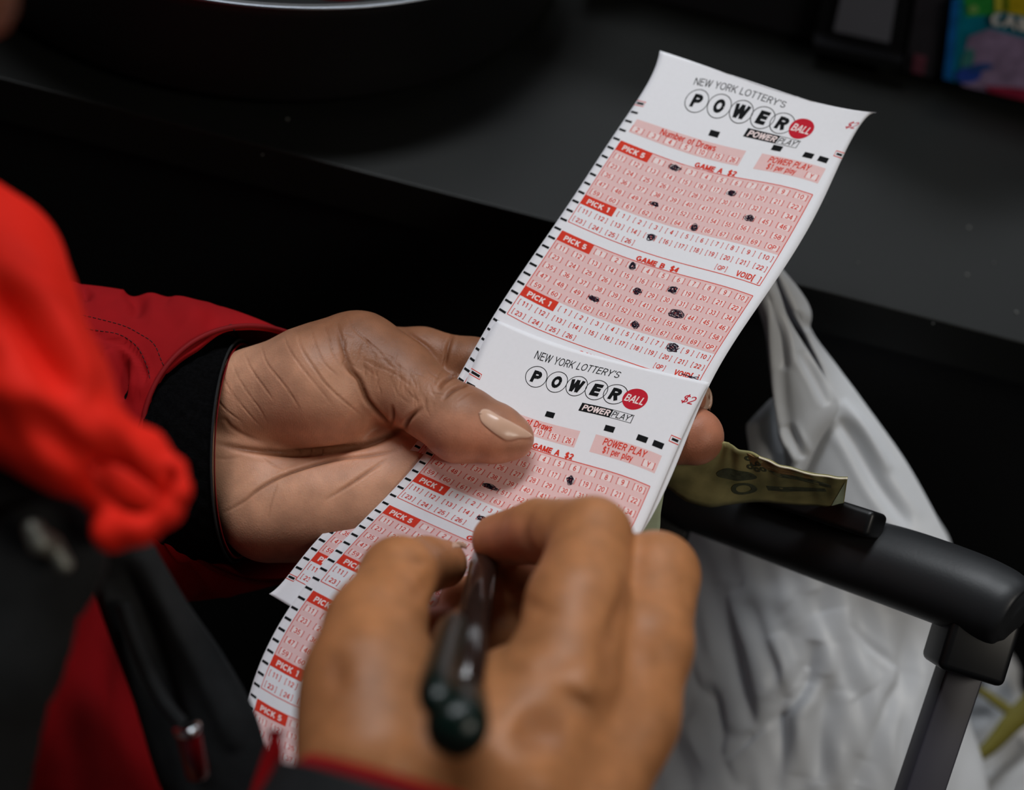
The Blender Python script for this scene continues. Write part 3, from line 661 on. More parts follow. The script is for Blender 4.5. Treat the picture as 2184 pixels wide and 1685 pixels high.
# ---- right hand (writes): nearer to the viewer
RH = Sculpt()
RH.cone(P4(850, 1228, .452, 80), P4(800, 1340, .43, 103), .006)                    # thumb
RH.cone(P4(800, 1340, .43, 103), P4(785, 1450, .415, 128), .006)
RH.cone(P4(785, 1450, .415, 128), P4(800, 1630, .40, 165), .008)
RH.cone(P4(905, 1205, .478, 57), P4(850, 1228, .452, 80), .004)
RH.cone(P4(945, 1203, .486, 52), P4(905, 1205, .478, 57), .004)
RH.cone(P4(1140, 1520, .425, 150), P4(1000, 1660, .41, 190), .010)                 # back of the hand
RH.cone(P4(800, 1560, .41, 140), P4(1060, 1560, .425, 135), .012)                  # web behind the pen
RH.cone(P4(1200, 1450, .412, 120), P4(1080, 1650, .40, 180), .010)
RH.cone(P4(1262, 1145, .447, 84), P4(1232, 1290, .425, 108), .004)                 # index
RH.cone(P4(1232, 1290, .425, 108), P4(1200, 1450, .41, 122), .004)
RH.cone(P4(1150, 1134, .468, 70), P4(1262, 1145, .447, 84), .003)
RH.cone(P4(1062, 1152, .487, 56), P4(1150, 1134, .468, 70), .0015)
RH.cone(P4(1398, 1228, .452, 94), P4(1375, 1380, .43, 98), .004)                   # middle
RH.cone(P4(1375, 1380, .43, 98), P4(1330, 1530, .42, 108), .005)
RH.cone(P4(1398, 1228, .452, 90), P4(1230, 1260, .487, 62), .003)
RH.cone(P4(1230, 1270, .487, 66), P4(1105, 1250, .494, 60), .003)
RH.cone(P4(1105, 1250, .494, 60), P4(985, 1285, .500, 50), .003)
RH.cone(P4(1330, 1530, .42, 108), P4(1230, 1690, .41, 150), .008)
RH.cone(P4(1370, 1330, .475, 85), P4(1260, 1560, .455, 110), .006)                 # ring and little finger curled below
RH.cone(P4(1370, 1330, .475, 85), P4(1180, 1340, .505, 60), .004)
RH.cone(P4(905, 1370, .490, 70), P4(1190, 1340, .503, 90), .004)                    # palm seen through the grip
RH.cone(P4(1000, 1660, .41, 190), P4(880, 1900, .40, 190), .010)                   # wrist and forearm inside the sleeve
RH.cone(P4(880, 1900, .40, 190), P4(500, 2500, .42, 230), .010)
rv, rq = RH.mesh(.0017, 0)
def Z6(L): return [(600+x/2.374, 1020+y/2.374) for x, y in L]
creaseR = [(Z6([(1265, 170), (1240, 260), (1245, 330), (1290, 400)]), 8, -.0009), (Z6([(1330, 200), (1400, 160), (1470, 130)]), 9, -.0003),
 (Z6([(1230, 600), (1300, 650), (1400, 680)]), 12, -.0006), (Z6([(1740, 480), (1730, 620), (1690, 720), (1660, 850)]), 14, -.0014),
 (Z6([(760, 480), (700, 560), (640, 620)]), 12, -.0005), (Z6([(620, 400), (700, 420), (760, 400)]), 9, -.0004),
 (Z6([(300, 860), (280, 980), (300, 1100)]), 22, -.001), (Z6([(1180, 1230), (1300, 1280), (1450, 1300)]), 40, -.003),
 (Z6([(1480, 980), (1520, 1060), (1500, 1120)]), 32, .0025), (Z6([(1120, 900), (1220, 940), (1330, 960)]), 30, .0008),
 (Z6([(1600, 750), (1640, 900), (1640, 1050)]), 18, -.0009)]
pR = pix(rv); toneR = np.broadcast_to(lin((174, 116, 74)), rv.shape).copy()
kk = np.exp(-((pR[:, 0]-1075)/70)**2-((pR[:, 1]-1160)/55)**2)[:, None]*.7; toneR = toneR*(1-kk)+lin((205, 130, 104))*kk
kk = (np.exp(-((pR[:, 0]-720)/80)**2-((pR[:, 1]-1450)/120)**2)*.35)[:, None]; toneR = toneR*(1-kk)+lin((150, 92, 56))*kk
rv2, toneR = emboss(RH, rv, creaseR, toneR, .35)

# ---- head, neck and trunk (mostly outside the frame, hidden by the jacket)
HB = Sculpt(); v3 = lambda x, y, z, r: (np.array([x, y, z]), r)
HB.cone(v3(-.225, -.125, .345, .078), v3(-.205, -.055, .355, .060), .02)
HB.cone(v3(-.150, -.118, .333, .012), v3(-.127, -.094, .330, .0125), .012)         # nose
HB.cone(v3(-.150, -.068, .340, .013), v3(-.152, -.058, .345, .014), .008)          # lips
HB.cone(v3(-.165, -.035, .352, .020), v3(-.190, -.030, .360, .026), .015)          # chin
HB.cone(v3(-.166, -.135, .318, .012), v3(-.166, -.133, .350, .012), .01)           # brow
HB.cone(v3(-.24, -.10, .272, .012), v3(-.245, -.08, .276, .012), .006)             # ear
HB.cone(v3(-.235, -.04, .36, .052), v3(-.29, .05, .42, .06), .02)
HB.cone(v3(-.29, .05, .42, .10), v3(-.25, .36, .56, .12), .04)
HB.cone(v3(-.29, .05, .44, .06), v3(-.215, .03, .55, .036), .03)                   # to the left forearm
HB.cone(v3(-.215, .03, .55, .036), v3(-.155, .035, .552, .024), .02)
HB.cone(v3(-.27, .20, .50, .08), v3(-.14, .26, .42, .045), .03)                    # to the right forearm
HB.cone(v3(-.14, .26, .42, .045), v3(-.08, .2, .41, .03), .02)
hv, hq = HB.mesh(.006, 0)
toneH = np.broadcast_to(lin((120, 74, 56)), hv.shape)
allv = np.concatenate([lv2, rv2, hv]); allq = np.concatenate([flipw(lq), flipw(rq)+len(lv), flipw(hq)+len(lv)+len(rv)])
body = part('body', toW(allv), allq, m_skin, person)
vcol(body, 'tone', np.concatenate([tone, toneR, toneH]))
print('hands', len(allv), __import__('time').time()-t0)

# ---- things laid onto a sculpted surface along the sight lines
def cast(fn, px, py, d0=.30, d1=.62, it=60):
    o = V(px, py, 1.0); t = np.full(o.shape[:-1], d0)
    for _ in range(it): t = np.minimum(t+fn((o*t[..., None]).reshape(-1, 3)).reshape(t.shape)*.8, d1)
    return o*t[..., None]
def nail(name, fn, prox, dist, upper, lower, lift=.0005, label=None, n=(22, 16)):
    """nail patch between two long edges (pixel polylines), resting on the finger; slightly domed plate with thickness"""
    U = cr(upper, n[0]); Lw = cr(lower, n[0]); t = np.linspace(0, 1, n[1])[None, :, None]
    P2 = U[:, None]*(1-t)+Lw[:, None]*t
    S = cast(fn, P2[..., 0], P2[..., 1], it=50)
    d = S[..., 2]; md = np.median(d[d < .61]) if (d < .61).any() else .535; d = np.clip(np.where(d < .61, d, md+.003), md-.004, md+.004)
    k = np.linspace(-1, 1, n[0])[:, None]; d = d-lift*(1-np.abs(2*t[..., 0]-1)**4*.6)
    P = V(P2[..., 0], P2[..., 1], d); v, f = sheet(P, .0007)
    o = bm_fix(part(name, v, f, m_nail, body)); 
    if label: o['label'] = label
    return o
fnL = lambda p: LH(p)
nail('thumbnail', fnL, None, None, Z5([(1588, 672), (1603, 646), (1640, 648), (1700, 682), (1760, 712), (1820, 745), (1860, 772), (1880, 790)]), Z5([(1588, 672), (1600, 715), (1640, 755), (1690, 792), (1740, 816), (1800, 806), (1845, 803), (1880, 796)]), label='glossy pale thumbnail with chipped tip', n=(40, 16))
nail('fingernail', fnL, None, None, [(1500, 818), (1512, 826), (1519, 842), (1519, 862), (1513, 874)], [(1492, 824), (1500, 832), (1506, 845), (1505, 860), (1500, 870)], n=(12, 8))
nail('fingernail', lambda p: RH(p), None, None, Z6([(868, 322), (905, 318), (940, 332)]), Z6([(868, 352), (905, 350), (936, 360)]), n=(10, 8))
# hair cap, out of frame
HC = Sculpt(); HC.cone(v3(-.240, -.150, .335, .078), v3(-.255, -.10, .36, .075), .02)
v_, q_ = HC.mesh(.006, 0); part('hair', toW(v_), flipw(q_), mat('hair', (18, 15, 14), .6, bump=(900, .8, .002)), person)
# ------------------------------------------------------------------ jacket
m_red = mat('red_twill', (150, 10, 17), .8, 0, .15, var=(60, .12), weave=(2600, .00004, (.4, .3, .8)))
m_orange = mat('red_hood_cloth', (224, 32, 14), .75, 0, .2, var=(30, .08))
m_dred = mat('red_lining', (120, 8, 14), .7, 0, .2, var=(80, .1))
m_fleece = mat('black_fleece', (7, 7, 8), .95, 0, .03, var=(700, .5), bump=(1600, .7, .0006))
m_bcloth = mat('black_cloth', (32, 33, 34), .8, 0, .15, var=(120, .2), bump=(900, .5, .0004))
m_thread = mat('black_thread', (18, 10, 12), .8, var=(300, .2))
m_snap = mat('dull_metal', (120, 120, 112), .5, .8, var=(200, .15))
m_silver = mat('silver_cap', (215, 218, 222), .15, 1, var=(200, .05))
JA = Sculpt()                     # chest of the jacket
JA.cone(P4(60, 1800, .50, 310), P4(-200, 1250, .49, 330), .02)
JA.cone(P4(-200, 1250, .49, 330), P4(-500, 700, .45, 420), .03)
JA.cone(P4(-100, 1500, .50, 260), P4(180, 1900, .51, 280), .02)
v, q = JA.mesh(.005); v2 = v+grad(JA, v)*folds(v, [([(240, 1250), (210, 1450), (230, 1700)], 25, .002), ([(120, 1400), (150, 1600), (120, 1720)], 22, -.0015)])[:, None]
jacket = part('jacket', toW(v2), flipw(q), m_red, person)
# hood / raised collar, close to the lens
HO = Sculpt()
HO.cone(P4(-260, 480, .40, 240), P4(-55, 585, .40, 175), .01)
HO.cone(P4(-55, 585, .40, 175), P4(-15, 690, .385, 172), .01)
HO.cone(P4(-15, 690, .385, 172), P4(75, 840, .375, 150), .01)
HO.cone(P4(75, 840, .375, 150), P4(135, 925, .37, 118), .01)
HO.cone(P4(200, 930, .372, 75), P4(300, 965, .375, 52), .006)
HO.cone(P4(300, 965, .375, 52), P4(352, 1020, .375, 44), .004)
HO.cone(P4(150, 1000, .375, 60), P4(225, 1045, .375, 42), .005)
HO.cone(P4(225, 1045, .375, 42), P4(240, 1120, .375, 40), .004)
HO.cone(P4(170, 980, .418, 100), P4(320, 1060, .412, 55), .004)
HO.chain([P4(240, 1135, .372, 44), P4(300, 1122, .37, 36), P4(358, 1090, .37, 28), P4(386, 1045, .37, 19), P4(374, 998, .372, 17), P4(340, 985, .375, 20)], .003)
for dz in (.358, .366, .374, .382, .388): HO.cone(P4(232, 1018, dz, 36), P4(300, 1068, dz, 36), .003, None, True)
for dz in (.358, .364, .370, .376, .382): HO.cone(P4(366, 1012, dz, 13), P4(360, 1056, dz, 13), .002, None, True)
v, q = HO.mesh(.002, 0)
fl = [([(-40, 600), (30, 665), (90, 750), (150, 850)], 26, -.006), ([(20, 560), (90, 640), (150, 740), (200, 850)], 26, .003),
      ([(0, 520), (60, 570), (110, 620)], 18, -.003), ([(60, 850), (150, 960), (230, 1000)], 24, -.004), ([(-20, 800), (60, 850), (140, 880)], 40, .004),
      ([(200, 880), (270, 930), (330, 1010)], 20, .002)]
v2 = v+grad(HO, v)*folds(v, fl)[:, None]
part('hood', toW(v2), flipw(q), m_orange, jacket)
# black flap with a metal snap at the lower left
FLP = Sculpt(); fl_n = (np.array([.25, .1, -.96]), .35)
FLP.cone(P4(10, 1010, .40, 110), P4(85, 1190, .385, 125), .008, fl_n)
FLP.cone(P4(85, 1190, .385, 125), P4(10, 1400, .385, 110), .008, fl_n)
FLP.cone(P4(10, 1400, .385, 110), P4(-80, 1750, .40, 125), .01, fl_n)
v, q = FLP.mesh(.003); part('pocket_flap', toW(v), flipw(q), m_bcloth, jacket)
SN = Sculpt(); SN.cone(P4(72, 1130, .368, 22), P4(86, 1158, .368, 26), .003); SN.cone(P4(112, 1160, .371, 20), P4(138, 1205, .371, 18), .003)
v, q = SN.mesh(.0008); part('snap_button', toW(v), flipw(q), m_snap, jacket)
# black front band hanging open, with drawcord end
def ribbon(rows, n=70, m_=26, th=.003, lines=(), bow=.004):
    R = cr(rows, n); t = np.linspace(0, 1, m_)[None]
    px = R[:, 0:1]*(1-t)+R[:, 2:3]*t; py = R[:, 1:2]*(1-t)+R[:, 3:4]*t; d = R[:, 4:5]-bow*np.sin(np.pi*t)
    P = V(px, py, d); return sheet(P, th, (lambda Q: folds(Q, lines)) if lines else None)
v, f = ribbon([(180, 1170, 310, 1130, .445), (205, 1280, 395, 1275, .45), (262, 1440, 480, 1400, .452), (320, 1590, 548, 1530, .45), (355, 1720, 590, 1700, .45)],
              lines=[([(250, 1200), (330, 1400), (420, 1700)], 22, -.004), ([(300, 1180), (400, 1380), (500, 1600)], 20, .003), ([(215, 1230), (290, 1450), (350, 1680)], 10, .003)], th=.006)
bm_fix(part('front_band', v, f, m_bcloth, jacket))
cord = [W(262, 1290, .442), W(300, 1400, .438), W(345, 1490, .434), W(393, 1550, .428)]
v, f = tube(toW(toV(np.array(cr(cord, 30)))), .0022, 10); dc = part('drawcord', v, f, m_bcloth, jacket)
a, b = W(399, 1552, .425), W(424, 1655, .43); dr_ = (b-a)/np.linalg.norm(b-a)
v, f = tube([a, a+dr_*.001, a+dr_*.016, a+dr_*.017], [.0030, .0037, .0037, .003], 24); part('cord_end', v, f, mat('red_glossy_plastic', (110, 8, 18), .12, 0, .6, coat=.5, var=(60, .1)), dc)
v, f = tube([a-dr_*.001, a-dr_*.0005, a+dr_*.0012, a+dr_*.0016], [.0034, .0041, .0041, .0036], 24); part('metal_cap', v, f, m_silver, dc)

# ---- left sleeve: outer red tube, inner black cuff
def Z7(L): return [(100+x/2.278, 580+y/2.278) for x, y in L]
slv_lines = [(Z7([(190, 290), (280, 325), (370, 345), (430, 400), (475, 480), (487, 560)]), 4.5, -.002),
  (Z7([(365, 400), (350, 480), (350, 560), (345, 620)]), 14, -.006), (Z7([(300, 370), (300, 450), (320, 560)]), 14, .002),
  (Z7([(870, 190), (800, 250), (720, 330), (640, 400), (560, 480)]), 16, -.002), (Z7([(600, 130), (700, 200), (780, 230)]), 26, .002),
  (Z7([(380, 80), (440, 140), (420, 220)]), 16, -.003), (Z7([(200, 80), (170, 130)]), 14, -.003), (Z7([(450, 600), (520, 520)]), 20, .0015),
  ([(430, 1130), (460, 1200), (500, 1250)], 20, -.003), ([(380, 1200), (430, 1270), (470, 1330)], 22, -.003), ([(340, 1100), (400, 1200)], 18, .003)]
rings = [(-80, 930, .55, -20, 330, 0, -60, -10, .045), (60, 950, .55, -22, 350, 0, -90, -10, .042), (180, 960, .55, -30, 350, 0, -120, -20, .040),
         (300, 962, .55, -36, 332, 0, -150, -25, .038), (410, 965, .548, -36, 318, 0, -185, -35, .036), (490, 968, .545, -34, 296, 0, -215, -48, .034), (553, 969, .543, -32, 268, 0, -250, -58, .031)]
v, f = loft(rings, 150, 220, slv_lines, thick=.0016); sleeve = bm_fix(part('sleeve', v, f, m_red, jacket))
# rolled edge of the red sleeve
th = np.linspace(0, 2*math.pi, 120); R = rings[-1]
P = W(R[0]+R[3]*np.cos(th)+R[6]*np.sin(th), R[1]+R[4]*np.cos(th)+R[7]*np.sin(th), R[2]-R[8]*np.sin(th)); v, f = tube(P, .0010, 8); part('sleeve_hem', v, f, m_dred, sleeve)
cuff = [(300, 955, .55, -12, 255, -.004, -120, -20, .034), (420, 958, .548, -11, 250, -.006, -150, -26, .036), (480, 960, .543, -9, 243, -.008, -120, -22, .036), (505, 962, .540, -8, 236, -.008, -57, -8, .034)]
v, f = loft(cuff, 90, 160, [], wob=lambda P: .0004*np.sin(P[..., 1]*900)*np.sin(P[..., 0]*700), thick=.002); cf = bm_fix(part('knit_cuff', v, f, m_fleece, sleeve))
R = (507, 962, .5395, -8, 237, -.008, -56, -8, .0345)
P = W(R[0]+R[3]*np.cos(th)+R[6]*np.sin(th), R[1]+R[4]*np.cos(th)+R[7]*np.sin(th), R[2]+R[5]*np.cos(th)-R[8]*np.sin(th)); v, f = tube(P, .0005, 8); part('cuff_piping', v, f, m_bcloth, sleeve)
rt = [(500, 962, .542, -7, 228, -.008, -44, -5, .031), (513, 962, .540, -7, 230, -.008, -55, -7, .0325)]
v, f = loft(rt, 8, 120, [], thick=.0008); bm_fix(part('cuff_lining', v, f, m_dred, sleeve))
# stitching and a loose thread on the sleeve
def bvh_of(o):
    off = Vector((0, 0, 0)); q = o
    while q.parent is not None: q = q.parent; off += q.location
    return BVHTree.FromPolygons([v.co+off for v in o.data.vertices], [tuple(p.vertices) for p in o.data.polygons])
bs = bvh_of(sleeve)
def hit(bv, px, py):
    d = Vector(W(px, py, 1.0)-CAM).normalized(); h = bv.ray_cast(Vector(CAM), d)
    return None if h[0] is None else np.array(h[0]-d*.0002)
segs = []
for L in (Z7([(150, 205), (240, 225), (370, 260), (450, 300), (520, 350), (560, 440), (575, 465)]), Z7([(160, 270), (250, 285), (340, 300), (400, 330), (450, 380), (490, 470), (500, 520)])):
    Q = cr(L, 200); s = np.concatenate([[0], np.cumsum(np.linalg.norm(np.diff(Q, axis=0), axis=1))]); k = 0
    while k*11+7 < s[-1]:
        a = [np.interp(k*11+t, s, Q[:, 0]) for t in (0, 3.5, 7)]; b = [np.interp(k*11+t, s, Q[:, 1]) for t in (0, 3.5, 7)]
        h = [hit(bs, x, y) for x, y in zip(a, b)]
        if all(x is not None for x in h): segs.append(tube(h, .00014, 5))
        k += 1
if segs: v, f = merge(segs); st = part('stitching', v, f, m_thread, sleeve); st['kind'] = 'stuff'
P = [hit(bs, x, y) for x, y in cr(Z7([(882, 262), (898, 258), (908, 280), (922, 300), (930, 325), (922, 350)]), 24)]
P = [p for p in P if p is not None]
if len(P) > 4: v, f = tube(P, .00032, 6); part('loose_thread', v, f, m_thread, sleeve)

# ---- right sleeve end at the bottom edge
rr = [(850, 1700, .372, -255, -78, .0, 6, -14, .035), (800, 1850, .375, -300, -80, 0, 0, -30, .045), (700, 2100, .38, -330, -100, 0, 0, -40, .055)]
v, f = loft(rr, 40, 120, [], thick=.002); sl2 = bm_fix(part('sleeve', v, f, m_bcloth, jacket)); sl2['label'] = 'black cuff around the writing wrist'
rt = [(862, 1702, .373, -235, -74, 0, 8, -12, .033), (880, 1680, .372, -225, -70, 0, 8, -16, .032)]
v, f = loft(rt, 10, 120, [], thick=.002); bm_fix(part('cuff_lining', v, f, m_red, sl2))
v, f = ribbon([(580, 1560, 594, 1562, .40), (560, 1610, 604, 1606, .40), (543, 1660, 592, 1660, .40), (520, 1730, 575, 1730, .40)], n=20, m_=10, th=.003, bow=.002); bm_fix(part('sleeve_tab', v, f, m_red, jacket))
# ------------------------------------------------------------------ pen
NIB, END = W(1040, 1150, .5145), W(972, 1566, .352); ax = (END-NIB)/np.linalg.norm(END-NIB); Lp = np.linalg.norm(END-NIB)
pen = empty('pen', (NIB+END)/2, 'clear smoky ball pen with dark green cap and clip held over the slips', 'pen')
m_smoke = mat('smoky_plastic_barrel', (58, 40, 34), .12, 0, .4, trans=.5, var=(40, .05)); m_green = mat('dark_green_plastic', (4, 22, 17), .3, 0, .4, var=(40, .05)); m_ink = mat('ink_tube', (30, 14, 18), .4, var=(30, .05))
at_ = lambda t: NIB+ax*t
v, f = tube([at_(.0), at_(.002), at_(.012)], [.0003, .0006, .0016], 16); part('nib', v, f, m_snap, pen)
v, f = tube([at_(.012), at_(.018), at_(.03), at_(Lp-.012)], [.0020, .0042, .0050, .0051], 28); part('barrel', v, f, m_smoke, pen)
v, f = tube([at_(.013), at_(Lp-.02)], [.0016, .0016], 12); part('refill', v, f, m_ink, pen)
e = [at_(Lp-.022), at_(Lp-.0215), at_(Lp-.012), at_(Lp-.006), at_(Lp-.002), at_(Lp+.001), at_(Lp+.0022)]
v, f = tube(e, [.0054, .0068, .0078, .0082, .0075, .0052, .0010], 32); part('cap', v, f, m_green, pen)
sd = np.cross(ax, _f); sd /= np.linalg.norm(sd); lf = W(900, 1400, .4)-W(975, 1400, .4); sd = sd*np.sign(sd@lf)
tw = -_f-ax*((-_f)@ax); tw /= np.linalg.norm(tw); side = sd*.75+tw*.65; side /= np.linalg.norm(side)
cl = np.array([at_(Lp-.004)+side*.0050, at_(Lp-.010)+side*.0085, at_(Lp-.030)+side*.0084, at_(Lp-.055)+side*.0076, at_(Lp-.066)+side*.0066])
v, f = tube(cr(cl, 24), list(np.interp(np.linspace(0, 1, 24), [0, .2, .8, 1], [.0036, .0050, .0046, .0030])), 16); part('clip', v, f, m_green, pen)

# ------------------------------------------------------------------ banknotes under the slips
def bill_mat(name, base, line):
    m = bpy.data.materials.new(name); m.use_nodes = True; nt = m.node_tree; b = nt.nodes['Principled BSDF']; N = nt.nodes; L = nt.links
    tc = N.new('ShaderNodeTexCoord'); n = N.new('ShaderNodeTexNoise'); n.inputs['Scale'].default_value = 60; n.inputs['Detail'].default_value = 8
    L.new(tc.outputs['Object'], n.inputs['Vector']); r = N.new('ShaderNodeValToRGB'); L.new(n.outputs['Fac'], r.inputs['Fac'])
    r.color_ramp.elements[0].position = .38; r.color_ramp.elements[1].position = .62
    r.color_ramp.elements[0].color = (*s2l(line), 1); r.color_ramp.elements[1].color = (*s2l(base), 1); L.new(r.outputs['Color'], b.inputs['Base Color']); b.inputs['Roughness'].default_value = .75
    return m
m_bill = bill_mat('banknote_print', (150, 141, 92), (108, 104, 64)); m_bink = mat('banknote_dark_ink', (62, 66, 46), .8, var=(500, .4)); m_bpale = mat('banknote_pale', (178, 190, 160), .75, var=(200, .08)); m_btan = mat('banknote_tan', (130, 100, 58), .75, var=(120, .2)); m_edge = mat('worn_paper_edge', (225, 215, 190), .8, var=(300, .1))
def Z8(L): return [(1380+x/4.55, 900+y/4.55) for x, y in L]
top = Z8([(-200, 330), (150, 300), (450, 240), (700, 210), (760, 205), (810, 225), (880, 280), (1000, 300), (1080, 342), (1180, 380), (1280, 430), (1400, 455), (1530, 495), (1620, 515), (1740, 528), (1850, 548), (1945, 550)])
bot = Z8([(-200, 560), (150, 620), (300, 720), (400, 780), (600, 830), (760, 810), (880, 795), (1000, 782), (1150, 780), (1250, 790), (1360, 800), (1480, 808), (1600, 812), (1690, 820), (1760, 828), (1830, 832), (1905, 832)])
bn = empty('folded_banknote', W(1620, 1040, .555), 'folded green and tan banknote sticking out under the fingers above the black handle', 'banknote')
N_ = 120; U = cr(top, N_); Lw = cr(bot, N_); t = np.linspace(0, 1, 14)[None, :, None]; P2 = U[:, None]*(1-t)+Lw[:, None]*t
bd = lambda u, tt: .520+.004*(u-.5)+.024*(tt-.1)*(1-.25*u)+.0012*np.sin(u*9+tt*3)
uu = np.linspace(0, 1, N_)[:, None]; dB = bd(uu, t[..., 0]); dB = dB+.0004*np.sin(uu*60)*(1-t[..., 0])
PB = V(P2[..., 0], P2[..., 1], dB); v, f = sheet(PB, .0009); bm_fix(part('note', v, f, m_bill, bn))
def on_bill(u, t_, off=.00015):
    u = np.asarray(u)*(N_-1); i = np.clip(u.astype(int), 0, N_-2); a = (u-i)[:, None]; tt = np.asarray(t_)*13; j = np.clip(tt.astype(int), 0, 12); b = (tt-j)[:, None]
    p = (PB[i, j]*(1-a)+PB[i+1, j]*a)*(1-b)+(PB[i, j+1]*(1-a)+PB[i+1, j+1]*a)*b; return toW(p*(1-off/.52))
def bill_shape(name, poly, m, off=.00015, n=40, inner=None):
    c = np.mean(poly, 0); P = np.array(poly+[poly[0]]); s = np.linspace(0, len(poly), n, endpoint=False); i = s.astype(int); a = (s-i)[:, None]; R_ = P[i]*(1-a)+P[i+1]*a
    ks = [1, .66, .33, .02] if inner is None else [1, inner]
    V_ = np.concatenate([c+(R_-c)*k for k in ks]); f = [(k*n+i, k*n+(i+1) % n, (k+1)*n+(i+1) % n, (k+1)*n+i) for k in range(len(ks)-1) for i in range(n)]
    return part(name, on_bill(V_[:, 0], V_[:, 1], off), f, m, bn, smooth=False)
ov = lambda x, y, a, b, n=24: [(x+a*math.cos(2*math.pi*i/n), y+b*math.sin(2*math.pi*i/n)) for i in range(n)]
bill_shape('tan_band', [(.42, .02), (.55, .03), (.7, .03), (.85, .06), (.8, .16), (.66, .2), (.54, .22), (.44, .22)], m_btan, .0001)
bill_shape('numeral_zero', ov(.405, .72, .066, .115), m_bink, .0003, 40, .60)
bill_shape('dark_scroll', ov(.36, .47, .115, .10), m_bink, .0002)
bill_shape('dark_line', [(.52, .62), (.62, .55), (.76, .44), (.86, .40), (.87, .50), (.78, .54), (.64, .66), (.53, .72)], m_bink, .0002)
bill_shape('dark_edge_line', [(.55, .24), (.62, .3), (.7, .28), (.8, .28), (.9, .36), (.9, .26), (.8, .16), (.7, .18), (.6, .2)], m_bink, .0002)
for k, (a, b) in enumerate([(.43, .12), (.46, .2), (.49, .16), (.52, .25), (.44, .28), (.48, .30)]): bill_shape('scroll_curl', ov(a, b, .02, .05, 12), m_bink, .0003, 20, .45)
bill_shape('pale_corner', [(.945, .58), (.99, .12), (.995, .98), (.90, .98)], m_bpale, .0003)
v, f = tube(toW(PB[60:, 0]*(1-.0006)), .0004, 6); part('worn_edge', v, f, m_edge, bn)
# pale note seen edge-on between slip and handle
v, f = ribbon([(1380, 940, 1418, 1000, .5245), (1376, 1000, 1417, 1045, .5225), (1368, 1060, 1410, 1090, .521), (1352, 1110, 1400, 1148, .5195), (1330, 1180, 1340, 1190, .517)], n=40, m_=8, th=.0003, bow=.0004)
o = bm_fix(mesh('pale_banknote', v, f, m_bpale)); tag(o, 'pale green strip of a banknote lying directly beneath the right edge of the slips', 'banknote')

# ------------------------------------------------------------------ trolley handle
m_grip = mat('black_rubber_grip', (36, 37, 39), .45, 0, .4, var=(40, .08), bump=(900, .12, .0003)); m_blk = mat('black_plastic', (9, 9, 10), .4, 0, .4, var=(30, .1)); m_post = mat('dark_anodised_post', (62, 60, 68), .5, 0, .5, var=(30, .06))
tr = empty('trolley_handle', W(1900, 1215, .53), 'black pull handle of a trolley with push button, right of the slips', 'handle')
gr = [(1380, 1022, 62, .60), (1480, 1068, 64, .59), (1600, 1110, 68, .578), (1775, 1167, 78, .556), (1917, 1211, 86, .54), (2040, 1255, 88, .527), (2110, 1284, 87, .52), (2150, 1302, 80, .515), (2168, 1312, 62, .513), (2176, 1317, 30, .512)]
G = cr(gr, 90); v, f = tube(W(G[:, 0], G[:, 1], G[:, 3]), np.maximum(G[:, 2], 2)*G[:, 3]/F, 48); part('grip', v, f, m_grip, tr)
a, b = W(1600, 1035, .566), W(1855, 1118, .533); xx = (b-a)/2; up_ = np.cross(xx, _f); up_ /= np.linalg.norm(up_); up_ *= np.sign(up_@(W(1000, 900, .5)-W(1000, 1000, .5)))
vw = np.cross(xx/np.linalg.norm(xx), up_)
v, f = box((a+b)/2+xx*.05, xx*1.08, up_*.0052, vw*.0072, .0022, 4); part('push_button', v, f, m_blk, tr)
ang = math.radians(17); ca, sa = math.cos(ang), math.sin(ang)
def cam_axes(deg):
    a = math.radians(deg); return (XR*math.cos(a)-YU*math.sin(a)), (XR*math.sin(a)+YU*math.cos(a))
X1, Y1 = cam_axes(17); s_ = .527/F
v, f = box(W(2070, 1368, .527), X1*72*s_, Y1*70*s_, _f*.012, .0028, 4); part('socket', v, f, m_blk, tr)
X2, Y2 = cam_axes(18.5); v, f = box(W(1990, 1600, .536), X2*41*s_, Y2*260*s_, _f*.007, .001, 2); part('post', v, f, m_post, tr)
# the far post under the left end, mostly hidden by the hand
v, f = box(W(1425, 1110, .60), X1*48*.6/F, Y1*40*.6/F, _f*.010, .003, 4); part('socket', v, f, m_blk, tr)

